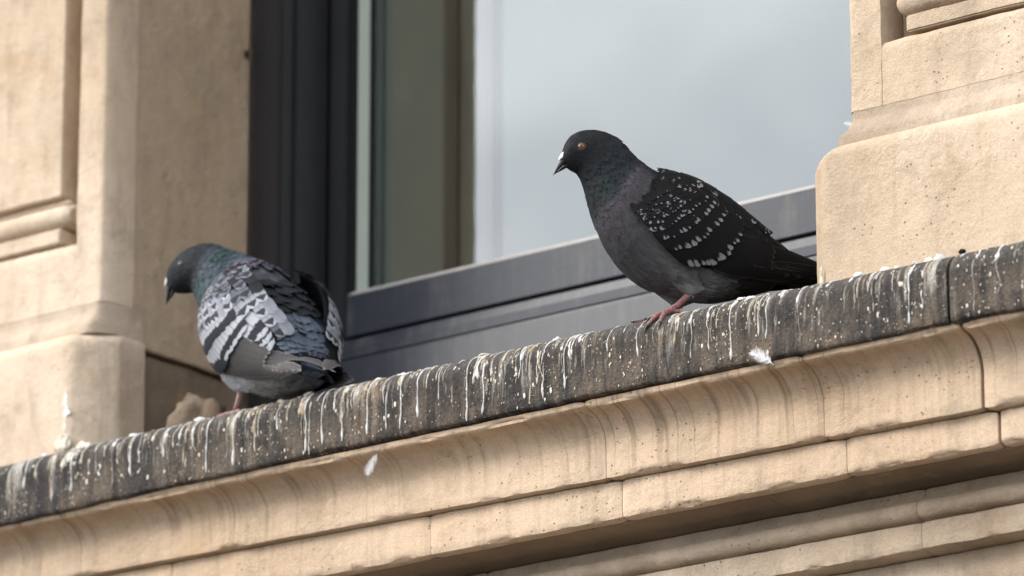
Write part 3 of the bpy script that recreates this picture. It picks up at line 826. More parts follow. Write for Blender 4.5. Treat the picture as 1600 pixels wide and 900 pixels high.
M['beak'] = simple('beak_horn', (0.014, 0.013, 0.0135), 0.6, 0.3, 0.3, 200, 0.1)
M['cere'] = simple('cere_white', (0.82, 0.80, 0.79), 0.6, 0.4, 0.1, 300, 0.2)
M['leg_red'] = None
def leg_mat(name, a, b):
    t = NT(name)
    p = t.obj()
    v = t.voro(t.mp(p, (1, 1, 1)), 420)
    n = t.noise(p, 120, 4, 0.6)
    col = t.mix(t.step(n, 0.35, 0.65), a, b)
    col = t.mix(t.math('MULTIPLY', t.step(v, 0.25, 0.6), 0.45), col, (0.30, 0.19, 0.185))
    return t.bsdf(col, 0.6, t.bump(v, 0.6, 0.0012), 0.4)
M['leg_red'] = leg_mat('leg_scales_red', (0.20, 0.055, 0.055), (0.17, 0.085, 0.08))
M['leg_pink'] = leg_mat('leg_scales_pink', (0.33, 0.17, 0.18), (0.27, 0.15, 0.155))
M['claw'] = simple('claw_horn', (0.03, 0.025, 0.024), 0.4, 0.5, 0.3, 200)
def iris_mat(name, c1, c2):
    t = NT(name)
    n = t.noise(t.obj(), 900, 3, 0.6)
    return t.bsdf(t.mix(n, c1, c2), 0.12, None, 0.6)
M['iris'] = iris_mat('iris_orange', (0.10, 0.028, 0.009), (0.22, 0.075, 0.02))
M['iris_dull'] = iris_mat('iris_dull', (0.04, 0.026, 0.016), (0.07, 0.045, 0.028))
M['pupil'] = simple('pupil_black', (0.003, 0.003, 0.003), 0.08, 0.6)
M['lid'] = simple('eye_lid_skin', (0.035, 0.035, 0.037), 0.6, 0.3, 0.2, 300)

# ---------------------------------------------------------------- bird builder
def cr(p0, p1, p2, p3, f):
    return 0.5 * ((2 * p1) + (p2 - p0) * f + (2 * p0 - 5 * p1 + 4 * p2 - p3) * f * f + (3 * p1 - p0 - 3 * p2 + p3) * f ** 3)
class Spine:
    """stations: (Tx, Tz, Bx, Bz, half width, y offset); point(s, phi): phi 0 at the back, 90 at the flank, 180 at the belly"""
    def __init__(self, st):
        self.st = [tuple(q) if len(q) > 5 else tuple(q) + (0.0,) for q in st]
    def at(self, s):
        st = self.st; n = len(st)
        s = max(0.0, min(n - 1.0001, s))
        i = int(s); f = s - i
        g = lambda k: st[max(0, min(n - 1, k))]
        return [cr(g(i - 1)[k], g(i)[k], g(i + 1)[k], g(i + 2)[k], f) for k in range(6)]
    def point(self, s, phi, k=1.0, egg=0.0):
        Tx, Tz, Bx, Bz, w, yo = self.at(s)
        c, sn = cos(phi), sin(phi)
        mx, mz = (Tx + Bx) / 2, (Tz + Bz) / 2
        ux, uz = (Tx - Bx) / 2, (Tz - Bz) / 2
        cc = c - egg * sn * sn
        return Vector((mx + ux * k * cc, yo + w * k * sn, mz + uz * k * cc))

def tube(path, radii, m=10, caps=True):
    """round tube along a list of points"""
    verts, faces = [], []
    n = len(path)
    prev = None
    for i, p in enumerate(path):
        t = (path[min(n - 1, i + 1)] - path[max(0, i - 1)]).normalized()
        ref = Vector((0, 1, 0)) if abs(t.y) < 0.9 else Vector((1, 0, 0))
        a = t.cross(ref).normalized(); b = t.cross(a)
        for k in range(m):
            an = 2 * pi * k / m
            r = radii[i]
            verts.append(p + a * cos(an) * r + b * sin(an) * r)
    for i in range(n - 1):
        for k in range(m):
            a0 = i * m + k; a1 = i * m + (k + 1) % m
            faces.append((a0, a1, a1 + m, a0 + m))
    if caps:
        faces.append(tuple(reversed(range(m)))); faces.append(tuple(range((n - 1) * m, n * m)))
    return verts, faces

def lerp(a, b, f): return a + (b - a) * f

class Bird:
    def __init__(self, name, loc, yaw, label, st, body_col, cfg):
        self.root = empty(name, loc, label=label, cat='pigeon', group='pigeons perched on the ledge')
        self.root.rotation_euler = (0, 0, yaw)
        self.sp = Spine(st)
        self.col = body_col
        self.cfg = cfg
        self.rnd = random.Random(cfg.get('seed', 1))
        self.body()
    # --- one continuous body with head and thighs
    def body(self):
        sp, n = self.sp, len(self.sp.st)
        verts, faces = [], []
        NR, NS = 90, 40
        for i in range(NR + 1):
            s = (n - 1) * i / NR
            for k in range(NS):
                verts.append(sp.point(s, 2 * pi * k / NS, 1.0, self.cfg.get('egg', 0.06)))
        for i in range(NR):
            for k in range(NS):
                a = i * NS + k; b = i * NS + (k + 1) % NS
                faces.append((a, b, b + NS, a + NS))
        faces.append(tuple(reversed(range(NS)))); faces.append(tuple(range(NR * NS, NR * NS + NS)))
        for path, rad in self.cfg['thighs']:
            for sgn in (1, -1):
                pp = [Vector((x, y * sgn, z)) for x, y, z in path]
                v, f = tube(pp, rad, 14)
                o = len(verts)
                verts += v; faces += [tuple(q + o for q in ff) for ff in f]
        me = bpy.data.meshes.new('body')
        me.from_pydata([tuple(v) for v in verts], [], faces)
        bm = bmesh.new(); bm.from_mesh(me)
        bmesh.ops.recalc_face_normals(bm, faces=bm.faces[:])
        bm.to_mesh(me); bm.free()
        tmp = bpy.data.objects.new('tmp_body', me)
        COL.objects.link(tmp)
        md = tmp.modifiers.new('r', 'REMESH'); md.mode = 'VOXEL'; md.voxel_size = 0.0021
        ms = tmp.modifiers.new('s', 'SMOOTH'); ms.iterations = 6; ms.factor = 0.5
        dg = bpy.context.evaluated_depsgraph_get()
        m2 = bpy.data.meshes.new_from_object(tmp.evaluated_get(dg))
        bpy.data.objects.remove(tmp); bpy.data.meshes.remove(me)
        m2.name = 'body'
        # ruffle
        amp = self.cfg.get('ruffle', 0.0008)
        new = []
        for v, nv in zip(m2.vertices, [q.vector.copy() for q in m2.vertex_normals]):
            c = v.co
            new += (c + nv * amp * (noise.noise(c * 60) + 0.5 * noise.noise(c * 140)))[:]
        m2.vertices.foreach_set('co', new)
        m2.update()
        m2.shade_smooth()
        self.paint(m2)
        m2.materials.clear(); m2.materials.append(M['plumage'])
        self.bodyo = link(bpy.data.objects.new('body', m2), self.root)
        bm = bmesh.new(); bm.from_mesh(m2)
        bmesh.ops.triangulate(bm, faces=bm.faces[:])
        self.bvh = BVHTree.FromBMesh(bm)
        self.tris = [([v.co.copy() for v in f.verts], f.normal.copy(), f.calc_area()) for f in bm.faces]
        bm.free()
    def locate_many(self, P):
        """nearest spine coordinate and angle of many points (N x 3)"""
        n = len(self.sp.st)
        S = np.linspace(0, n - 1, 3 * (n - 1) + 1)
        T = np.array([self.sp.at(q) for q in S])
        mx, mz = (T[:, 0] + T[:, 2]) / 2, (T[:, 1] + T[:, 3]) / 2
        ux, uz = T[:, 0] - T[:, 2], T[:, 1] - T[:, 3]
        l = np.maximum(1e-6, np.hypot(ux, uz)); ux, uz = ux / l, uz / l
        dx = P[:, 0:1] - mx; dz = P[:, 2:3] - mz
        d = dx * uz - dz * ux
        h = dx * ux + dz * uz
        q = np.abs(d) + 2 * np.maximum(0, np.abs(h) - l / 2 - 0.004)
        k = np.argmin(q, axis=1); r = np.arange(len(P))
        ph = np.arctan2(np.abs(P[:, 1] - T[k, 5]) / np.maximum(1e-4, T[k, 4]), h[r, k] / (l[k] / 2))
        return S[k] , ph
    def paint(self, me):
        at = me.color_attributes.new('Col', 'FLOAT_COLOR', 'POINT')
        buf = []
        P = np.array([v.co[:] for v in me.vertices])
        ss, pp = self.locate_many(P)
        for v, s, ph in zip(me.vertices, ss, pp):
            c = self.col(float(s), float(ph), v.co)
            buf += [c[0], c[1], c[2], 1.0]
        at.data.foreach_set('color', buf)
    # --- small contour feathers, too many to count
    def plumage(self, spec):
        """spec(s, phi, p) -> (spacing, length, width, lift) or None"""
        R = self.rnd
        verts, faces, cols = [], [], []
        cen = [(co[0] + co[1] + co[2]) / 3 for co, no, ar in self.tris]
        ss, pp = self.locate_many(np.array([c[:] for c in cen]))
        for (co, no, ar), c, s, ph in zip(self.tris, cen, ss.tolist(), pp.tolist()):
            q = spec(s, ph, c)
            if not q: continue
            spc, L, Wd, lift = q
            k = ar / (spc * spc)
            if R.random() > k: continue
            # flow: towards the tail along the spine
            a = self.sp.at(s - 0.15); b = self.sp.at(s + 0.15)
            fl = Vector(((a[0] + a[2]) - (b[0] + b[2]), (a[5] - b[5]) * 2, (a[1] + a[3]) - (b[1] + b[3])))
            fl += Vector(self.cfg.get('flow', (0, 0, 0))) * fl.length
            fl = fl - no * fl.dot(no)
            if fl.length < 1e-7: continue
            fl.normalize()
            fl = (fl + Vector((R.gauss(0, .12), R.gauss(0, .12), R.gauss(0, .12)))); fl = (fl - no * fl.dot(no)).normalized()
            lt = no.cross(fl)
            L *= R.uniform(.8, 1.2); Wd *= R.uniform(.85, 1.15)
            base = len(verts)
            col = self.col(s, ph, c)
            ctr = self.cfg['contrast'](s)
            j = R.uniform(.8, 1.22)
            for i, (f, w) in enumerate(((0, .35), (.3, .9), (.62, 1.0), (.88, .62), (1.0, .12))):
                for u in (-1, 0, 1):
                    h = 0.0002 + lift * f ** 1.3 - (abs(u) * Wd * 0.22) - (0.25 * L * f * f * 0.25) + 0.0004
                    p = c + fl * (L * f) + lt * (u * w * Wd) + no * h
                    hit = self.bvh.find_nearest(p)
                    if hit[0] is not None:
                        dd = (p - hit[0]).dot(hit[1])
                        p = p + hit[1] * (max(0.0001, h) - dd) * 0.8
                    verts.append(p)
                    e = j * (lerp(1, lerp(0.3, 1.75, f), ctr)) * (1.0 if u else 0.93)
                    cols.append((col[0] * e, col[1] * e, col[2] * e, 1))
            for i in range(4):
                for u in range(2):
                    a0 = base + i * 3 + u
                    faces.append((a0, a0 + 1, a0 + 4, a0 + 3))
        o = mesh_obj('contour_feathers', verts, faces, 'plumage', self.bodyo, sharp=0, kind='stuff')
        at = o.data.color_attributes.new('Col', 'FLOAT_COLOR', 'POINT')
        at.data.foreach_set('color', [x for c in cols for x in c])
    # --- wings
    def wing_setup(self, st, k=1.05):
        self.ws = Spine(st); self.wk = k
    def W(self, s, phi, off, sgn):
        k = self.wk
        p = self.ws.point(s, phi, k, 0.0)
        e = 0.02
        a = self.ws.point(s + e, phi, k) - self.ws.point(s - e, phi, k)
        b = self.ws.point(s, phi + e, k) - self.ws.point(s, phi - e, k)
        n = a.cross(b)
        if n.length < 1e-12: n = Vector((0, 1, 0))
        n.normalize()
        T = self.ws.at(s)
        out = p - Vector(((T[0] + T[2]) / 2, T[5], (T[1] + T[3]) / 2))
        if n.dot(out) < 0: n = -n
        p = p + n * off
        return Vector((p.x, p.y * sgn, p.z))
    def feather(self, parent, root, tip, width, mat, sgn, off0, off1, name='feather', shape='covert', nseg=8, tilt=0.0003, bend=0.0):
        """root, tip: (s, phi) on the wing; width: half width in m"""
        verts, uvs, faces = [], [], []
        e = 0.03
        NU = 5 if shape == 'flight' else 7
        for i in range(nseg + 1):
            f = (i / nseg) if shape == 'flight' else 1 - (1 - i / nseg) ** 1.5
            s = lerp(root[0], tip[0], f); ph = lerp(root[1], tip[1], f) + bend * sin(f * pi)
            if shape == 'covert':
                w = (0.45 + 0.55 * min(1, f / 0.4)) * sqrt(max(0.0, 1 - max(0, (f - 0.62) / 0.38) ** 2.2))
            elif shape == 'round':
                w = (0.55 + 0.45 * min(1, f / 0.4)) * sqrt(max(0.0, 1 - max(0, (f - 0.7) / 0.3) ** 2.6))
            else:
                w = (0.6 + 0.4 * min(1, f / 0.3)) * sqrt(max(0.0, 1 - max(0, (f - 0.55) / 0.45) ** 2.4))
            w = max(w, 0.04) * width
            P = self.W(s, ph, 0, 1)
            Ps = (self.W(s + e, ph, 0, 1) - self.W(s - e, ph, 0, 1)) / (2 * e)
            Pp = (self.W(s, ph + e, 0, 1) - self.W(s, ph - e, 0, 1)) / (2 * e)
            T = Ps * (tip[0] - root[0]) + Pp * (tip[1] - root[1])
            N = Ps.cross(Pp)
            if N.length < 1e-12 or T.length < 1e-9: N = Vector((0, 1, 0))
            N.normalize(); T.normalize()
            Lt = N.cross(T)
            # chart step for one metre sideways
            A, B, Cc = Ps.dot(Ps), Ps.dot(Pp), Pp.dot(Pp)
            det = A * Cc - B * B + 1e-12
            r1, r2 = Lt.dot(Ps), Lt.dot(Pp)
            ds = (r1 * Cc - r2 * B) / det; dp = (A * r2 - B * r1) / det
            off = lerp(off0, off1, f)
            for kx in range(NU):
                u = -1 + 2 * kx / (NU - 1)
                o = off - abs(u) ** 2 * width * 0.05 + tilt * u
                verts.append(self.W(s + ds * u * w, ph + dp * u * w, o, sgn))
                uvs.append((kx / (NU - 1), f))
        for i in range(nseg):
            for kx in range(NU - 1):
                a = i * NU + kx
                faces.append((a, a + 1, a + 1 + NU, a + NU) if sgn > 0 else (a, a + NU, a + 1 + NU, a + 1))
        return mesh_obj(name, verts, faces, mat, parent, sharp=0, uvs=uvs)
    def invert(self, x, z):
        """side view position -> wing chart"""
        best = None
        n = len(self.ws.st)
        for i in range(0, (n - 1) * 10 + 1):
            s = i / 10
            for j in range(2, 72):
                ph = radians(j * 2.5)
                p = self.ws.point(s, ph, self.wk)
                d = (p.x - x) ** 2 + (p.z - z) ** 2
                if best is None or d < best[0]: best = (d, s, ph)
        d, s0, p0 = best
        for it in range(3):
            st = 0.05 / (3 ** it)
            for a in range(-3, 4):
                for b in range(-3, 4):
                    s = s0 + a * st * .4; ph = p0 + b * st * .3
                    p = self.ws.point(s, ph, self.wk)
                    dd = (p.x - x) ** 2 + (p.z - z) ** 2
                    if dd < best[0]: best = (dd, s, ph)
            d, s0, p0 = best
        return s0, p0
    # --- eye, beak
    def eye(self, c, r, iris, tilt=(0, 0)):
        for sgn in (1, -1):
            hit = self.bvh.ray_cast(Vector((c[0], 0.2 * sgn, c[1])), Vector((0, -sgn, 0)))
            P, N = hit[0], hit[1]
            N = (N + Vector((0.12, 0, 0))).normalized()
            def cap(name, rad, h, lift, mat, par):
                bm = bmesh.new()
                bmesh.ops.create_uvsphere(bm, u_segments=20, v_segments=12, radius=rad)
                for v in bm.verts: v.co.z *= h
                me = bpy.data.meshes.new(name); bm.to_mesh(me); bm.free(); me.shade_smooth()
                me.materials.append(M[mat])
                o = bpy.data.objects.new(name, me)
                o.rotation_mode = 'QUATERNION'; o.rotation_quaternion = N.to_track_quat('Z', 'Y')
                o.location = P + N * lift
                return link(o, par)
            e = cap('eye', r, 0.55, -0.0002, iris, self.root)
            pu = cap('pupil', r * 0.46, 0.35, r * 0.43, 'pupil', None)
            pu.parent = e; pu.location = (0, 0, r * 0.43); pu.rotation_quaternion = (1, 0, 0, 0)
            # eyelid ring
            v, f = [], []
            R0 = r * 1.16
            for i in range(24):
                an = 2 * pi * i / 24
                for k in range(6):
                    bn = 2 * pi * k / 6
                    rr = R0 + r * 0.18 * cos(bn)
                    v.append(Vector((rr * cos(an), rr * sin(an), r * 0.16 * sin(bn))))
            for i in range(24):
                for k in range(6):
                    f.append((i * 6 + k, ((i + 1) % 24) * 6 + k, ((i + 1) % 24) * 6 + (k + 1) % 6, i * 6 + (k + 1) % 6))
            ring = mesh_obj('eyelid', v, f, 'lid', e, sharp=0)
            ring.location = (0, 0, r * 0.12)
    def beak(self, base_top, base_bot, tip, w, cere_len=0.42, fat=1.0):
        """upper and lower mandible from the face to the tip, in the plane y = yo"""
        bt, bb, tp = Vector((base_top[0], 0, base_top[1])), Vector((base_bot[0], 0, base_bot[1])), Vector((tip[0], 0, tip[1]))
        mid = bt.lerp(bb, 0.58)
        yo = self.sp.st[-1][5]
        axis = (tp - bt.lerp(bb, 0.5)); L = axis.length; ax = axis.normalized()
        up = Vector((-ax.z, 0, ax.x))
        if up.dot(bt - bb) < 0: up = -up
        def mand(name, top0, bot0, hook, scale_w, mat, n=14):
            verts, faces = [], []
            m = 12
            for i in range(n + 1):
                f = i / n
                tpf = tp + up * (-0.0002)
                T = top0.lerp(tpf, f) + up * hook * (4 * f * (1 - f)) * 0.5 + up * hook * 1.1 * max(0, sin(f * pi) ** 2) * 0.4
                B = bot0.lerp(tpf - up * 0.0003, f)
                wd = scale_w * w * (1 - f ** 1.5) + 0.0003
                c = (T + B) / 2; h = (T - B) / 2
                for k in range(m):
                    an = 2 * pi * k / m
                    verts.append(c + h * cos(an) + Vector((0, yo + wd * sin(an), 0)))
            for i in range(n):
                for k in range(m):
                    a = i * m + k; b = i * m + (k + 1) % m
                    faces.append((a, b, b + m, a + m))
            faces += [tuple(range(m)), tuple(reversed(range(n * m, n * m + m)))]
            return mesh_obj(name, verts, faces, mat, self.root, sharp=0)
        up_m = mand('upper_mandible', bt, mid, 0.0010, 1.0, 'beak')
        tip2 = tp.copy(); tp = tp - ax * L * 0.13 - up * 0.0003
        lo_m = mand('lower_mandible', mid - up * 0.0002, bb, -0.0004, 0.86, 'beak')
        tp = tip2
        # cere: two swellings over the nostrils
        for sgn in (1, -1):
            c = bt + ax * L * cere_len * 0.30 + up * 0.0002 + Vector((0, yo + sgn * w * 0.36, 0))
            bm = bmesh.new()
            bmesh.ops.create_uvsphere(bm, u_segments=16, v_segments=10, radius=1)
            for v in bm.verts:
                q = v.co
                v.co = ax * q.x * L * cere_len * 0.60 + Vector((0, 1, 0)) * q.y * w * 0.80 * fat + up * q.z * 0.0030 * fat * (1 - 0.3 * q.x)
            me = bpy.data.meshes.new('cere'); bm.to_mesh(me); bm.free(); me.shade_smooth(); me.materials.append(M['cere'])
            o = bpy.data.objects.new('cere', me); o.location = c
            link(o, up_m)
    # --- legs
    def leg(self, pts, rads, toes, mat, claw_len=0.008):
        v, f = tube([Vector(p) for p in pts], rads, 12)
        lg = mesh_obj('leg', v, f, mat, self.root, sharp=0)
        for tz in toes:
            P = [Vector(p) for p in tz]
            fine, rad = [], []
            for i in range(len(P) - 1):
                for k in range(6):
                    fk = k / 6
                    fine.append(P[i].lerp(P[i + 1], fk))
                    t = (i + fk) / (len(P) - 1)
                    rad.append((0.0034 - 0.0010 * t) * (1 + 0.10 * cos(fk * 2 * pi)))
            fine.append(P[-1]); rad.append(0.0020)
            # smooth
            for it in range(3):
                fine = [fine[0]] + [(fine[i - 1] + fine[i] * 2 + fine[i + 1]) / 4 for i in range(1, len(fine) - 1)] + [fine[-1]]
            v, f = tube(fine, rad, 10)
            mesh_obj('toe', v, f, mat, lg, sharp=0)
            d = (P[-1] - P[-2]).normalized()
            cl = [P[-1] - d * 0.001]
            dn = Vector((0, 0, -1))
            for k in range(1, 7):
                fk = k / 6
                cl.append(P[-1] + d * claw_len * sin(fk * 1.2) / 1.2 * 1.1 + dn * claw_len * 0.75 * fk * fk)
            v, f = tube(cl, [0.0019 * (1 - (k / 6) ** 1.3) + 0.0002 for k in range(7)], 8)
            mesh_obj('claw', v, f, 'claw', lg, sharp=0)

    def turn_head(self, x0, x1, pivot, ang):
        """turn head and neck sideways, smoothly from x0 to x1, about the upright axis through pivot"""
        def wp(p):
            k = sm(p.x, x0, x1) * ang
            d = p - Vector((pivot[0], pivot[1], 0))
            return Vector((pivot[0] + d.x * cos(k) - d.y * sin(k), pivot[1] + d.x * sin(k) + d.y * cos(k), p.z))
        todo = [self.bodyo] + [o for o in self.bodyo.children] + [o for o in self.root.children if 'mandible' in o.name]
        for o in todo:
            for v in o.data.vertices: v.co = wp(v.co)
        for o in self.root.children:
            if 'mandible' in o.name:
                for c in o.children:
                    c.location = wp(c.location); c.rotation_euler = (0, 0, ang)
            if o.name.startswith('eye'):
                o.location = wp(o.location)
                o.rotation_quaternion = Matrix.Rotation(ang, 4, 'Z').to_quaternion() @ o.rotation_quaternion

    def toe_path(self, hub, ang, L, off=0.0031, n=4):
        """a toe that leaves the foot at an angle and follows the ledge over its rounded rim"""
        lc, yaw = self.root.location, self.root.rotation_euler.z
        c, s_ = cos(yaw), sin(yaw)
        wx = lc.x + hub[0] * c - hub[1] * s_; wy = lc.y + hub[0] * s_ + hub[1] * c
        t0 = (R_RIM - wy) if wy >= R_RIM else R_RIM * math.asin(min(1, (R_RIM - wy) / R_RIM))
        hx, hy = cos(yaw + ang), sin(yaw + ang)
        out = []
        for i in range(n + 1):
            d = L * i / n
            arch = 0.0022 * sin(pi * min(1, i / n * 1.15)) if i else 0.003
            q = ledge_point(t0 - hy * d, wx + hx * d, off + arch - 0.0006 * i / n) - lc
            out.append((q.x * c + q.y * s_, -q.x * s_ + q.y * c, q.z))
        return out

# ---------------------------------------------------------------- the two pigeons
def DP(u, v):
    """bird drawing units (side elevation, beak to the left) -> local metres, origin under the feet"""
    lx = (1030 - u) / 1256.0
    return lx, (487 - v) / 1243.0 - 0.079 * lx + 0.0077
def ST(rows):
    out = []
    for (tu, tv, bu, bv, w) in rows:
        a, b = DP(tu, tv), DP(bu, bv)
        out.append((a[0], a[1], b[0], b[1], w, 0.0))
    return out
BODY_A = ST([(1235, 392, 1200, 450, .022), (1182, 353, 1150, 461, .040), (1132, 317, 1100, 468, .052), (1082, 289, 1045, 455, .058), (1042, 273, 1000, 441, .057), (1016, 264, 962, 409, .050), (1000, 253, 934, 365, .041),
             (987, 241, 917, 323, .031), (970, 222, 907, 288, .0245), (952, 207, 897, 267, .0215), (927, 198, 886, 260, .0198), (902, 199, 878, 253, .0175), (884, 209, 872, 246, .0125), (876, 223, 871, 241, .006)])
WING_A = ST([(998, 252, 932, 362, .043), (1015, 262, 962, 408, .053), (1040, 269, 1000, 440, .061), (1080, 284, 1045, 462, .063), (1130, 313, 1100, 472, .057), (1180, 351, 1150, 462, .046), (1230, 386, 1190, 452, .032), (1285, 410, 1260, 445, .019), (1330, 434, 1315, 448, .010)])

def mixv(a, b, f):
    f = max(0, min(1, f)); return tuple(a[i] + (b[i] - a[i]) * f for i in range(3))
def sm(x, a, b):
    f = max(0.0, min(1.0, (x - a) / (b - a))); return f * f * (3 - 2 * f)
def colA(s, ph, p):
    n = noise.noise(p * 40) * 0.5 + 0.5
    d = math.degrees(ph)
    belly = mixv((0.088, 0.087, 0.091), (0.125, 0.124, 0.129), n)
    breast = (0.046, 0.044, 0.048)
    c = mixv(belly, breast, sm(s, 3.6, 5.2))
    c = mixv(c, (0.047, 0.037, 0.047), 0.45 * sm(s, 5.3, 6.0) * sm(d, 25, 70) * (1 - sm(d, 120, 160)))
    c = mixv(c, (0.016, 0.018, 0.020), sm(s, 6.4, 7.3))
    g = sm(s, 6.6, 7.3) * (1 - sm(s, 8.4, 9.2)) * (1 - 0.5 * sm(d, 110, 150))
    c = mixv(c, mixv((0.009, 0.020, 0.017), (0.018, 0.018, 0.025), n), 0.8 * g)
    c = mixv(c, (0.0165, 0.0175, 0.0195), sm(s, 8.8, 9.6))
    c = mixv(c, (0.016, 0.016, 0.017), 1 - sm(s, 1.2, 2.3))                       # vent and rump
    c = mixv(c, (0.014, 0.014, 0.015), (1 - sm(d, 25, 60)) * (1 - sm(s, 6.5, 7.2)))  # back
    if p.z < 0.040 and abs(p.y) < 0.05 and -0.045 < p.x < 0.0: c = mixv(c, (0.21, 0.21, 0.22), 0.75)   # thigh
    return c
def covered(s, d):
    # under the folded wing no contour feathers are needed
    low = [(0, 60), (1, 82), (2, 100), (3, 98), (4, 88), (5, 70), (5.4, 60)]
    for (a, pa), (b, pb) in zip(low, low[1:]):
        if a <= s <= b: return 20 < d < pa + (pb - pa) * (s - a) / (b - a)
    return False
def specA(s, ph, p):
    d = math.degrees(ph)
    if covered(s, d): return None
    if s > 9.0: return (0.0021, 0.0045, 0.0012, 0.0002)
    if s > 6.5: return (0.0044, 0.0105, 0.0034, 0.0014)
    if s > 5.2: return (0.0036, 0.011, 0.0032, 0.0007)
    if d < 30: return (0.006, 0.016, 0.005, 0.0006)
    return (0.0050, 0.018, 0.0040, 0.0006)

foot_A = (0.0068, 0.037, 0.0)
A = Bird('pigeon', foot_A, radians(233), 'upright black pigeon with white flecked wing standing near the right pilaster', BODY_A, colA,
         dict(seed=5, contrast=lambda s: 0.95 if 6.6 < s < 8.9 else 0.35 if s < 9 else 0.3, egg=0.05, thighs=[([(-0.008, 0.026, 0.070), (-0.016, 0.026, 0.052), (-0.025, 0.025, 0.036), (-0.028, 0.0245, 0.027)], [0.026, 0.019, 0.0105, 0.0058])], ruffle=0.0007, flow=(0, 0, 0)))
A.wing_setup(WING_A, 1.075)
# chart lookup for the wing drawing
_ss = np.linspace(0, 7.98, 260); _pp = np.radians(np.linspace(4, 150, 220))
_grid = np.array([[(lambda q: (q.x, q.z, q.y))(A.ws.point(s, p, A.wk)) for p in _pp] for s in _ss])
def inv(u, v):
    x, z = DP(u, v)
    d = (_grid[:, :, 0] - 0.27 * _grid[:, :, 2] - x) ** 2 + (_grid[:, :, 1] + 0.30 * _grid[:, :, 2] - z) ** 2   # drawn slightly from the front
    i, j = np.unravel_index(np.argmin(d), d.shape)
    return float(_ss[i]), float(_pp[j])
ROW0 = [(1158, 345), (1155, 364), (1148, 375), (1141, 385), (1134, 394), (1125, 401), (1115, 407), (1106, 410), (1091, 412), (1074, 413)]
ROW1 = [(1131, 326), (1128, 335), (1121, 344), (1113, 353), (1105, 362), (1093, 372), (1080, 379), (1071, 384), (1060, 386), (1047, 387)]
def polyat(pl, f):
    L = [0]
    for a, b in zip(pl, pl[1:]): L.append(L[-1] + math.hypot(b[0] - a[0], b[1] - a[1]))
    t = f * L[-1]
    for i in range(len(pl) - 1):
        if t <= L[i + 1] + 1e-9:
            g = (t - L[i]) / max(1e-9, L[i + 1] - L[i])
            return pl[i][0] + (pl[i + 1][0] - pl[i][0]) * g, pl[i][1] + (pl[i + 1][1] - pl[i][1]) * g
    return pl[-1]
PLAN = []   # (row, fraction, root, tip, half width, off0, off1, name, shape)
rp = random.Random(11)
def add(row, f, tip, ang, L, hw, o0, o1, name='covert_feather', shape='covert'):
    a = radians(ang)
    root = (tip[0] - L * 1256 * cos(a), tip[1] - L * 1256 * sin(a))
    PLAN.append((row, f, inv(*root), inv(*tip), hw, o0, o1, name, shape))
# flight feathers from below upwards
for i, (tu, tv, ru, rv) in enumerate([(1338, 441, 1150, 414), (1326, 438, 1145, 412), (1310, 436, 1140, 411), (1292, 434, 1132, 410), (1272, 432, 1124, 409), (1250, 429, 1115, 408), (1230, 427, 1105, 407)]):
    PLAN.append(('primary', i / 6, inv(ru, rv), inv(tu, tv), 0.0105, 0.0002 + i * .0003, 0.0008 + i * .0004, 'primary_feather', 'flight'))
for i, (tu, tv, ru, rv) in enumerate([(1212, 424, 1100, 398), (1204, 417, 1105, 388), (1204, 408, 1112, 378), (1206, 399, 1118, 368), (1208, 391, 1122, 356)]):
    PLAN.append(('secondary', i / 4, inv(ru, rv), inv(tu, tv), 0.0115, 0.001 + i * .0002, 0.0024 + i * .0003, 'secondary_feather', 'flight'))
for i, (tu, tv, ru, rv) in enumerate([(1206, 384, 1112, 342), (1196, 372, 1106, 330), (1184, 360, 1098, 318)]):
    PLAN.append(('tertial', i / 2, inv(ru, rv), inv(tu, tv), 0.0165, 0.0002, 0.0016 + i * .0003, 'tertial_feather', 'round'))
KS = [(0, 14, .060, .0098), (1, 14, .050, .0090), (1.72, 15, .036, .0074), (2.25, 15, .029, .0064), (2.68, 15, .023, .0057), (3.02, 14, .019, .0052), (3.32, 13, .016, .0047), (3.6, 12, .014, .0043)]
for (k, n, L, hw) in KS:
    for i in range(n):
        f = (i + 0.5) / n
        a, b = polyat(ROW0, f), polyat(ROW1, f)
        sag = 1.0 if k < 1.5 else 1 - 0.03 * k
        tip = (a[0] + k * sag * (b[0] - a[0]) + rp.uniform(-1.5, 1.5), a[1] + k * sag * (b[1] - a[1]) + rp.uniform(-1.5, 1.5))
        ang = 26 + 24 * f + rp.uniform(-4, 4)
        PLAN_L = L * rp.uniform(.94, 1.06)
        add('c%g' % k, f, tip, ang, PLAN_L, hw * rp.uniform(.93, 1.07), 0.0004, 0.0032)
# scapulars and mantle edge along the back
for r, (n, t0, t1, L, hw) in enumerate([(5, (1170, 348), (1120, 318), .040, .0115), (6, (1140, 326), (1085, 297), .034, .0105), (6, (1112, 309), (1060, 286), .028, .0095), (6, (1085, 297), (1035, 281), .024, .0085)]):
    for i in range(n):
        f = i / (n - 1)
        add('scap%d' % r, f, (lerp(t0[0], t1[0], f) - f * 3, lerp(t0[1], t1[1], f) + 7 * sin(f * pi)), 30, L, hw, 0.0002, 0.0022 + .0001 * i, 'scapular_feather', 'round')
for s_tip in (2.3, 2.75, 3.2, 3.65, 4.1, 4.55, 5.0, 5.45):
    for d_ in (14, 24, 34, 44):
        PLAN.append(('scapx', (s_tip - 2.3) / 3.15, (s_tip - .85, radians(d_ - 1)), (s_tip + rp.uniform(-.06, .06) - .004 * d_, radians(d_ + rp.uniform(-1.5, 1.5))), 0.0098, 0.0, 0.0016, 'scapular_feather', 'round'))
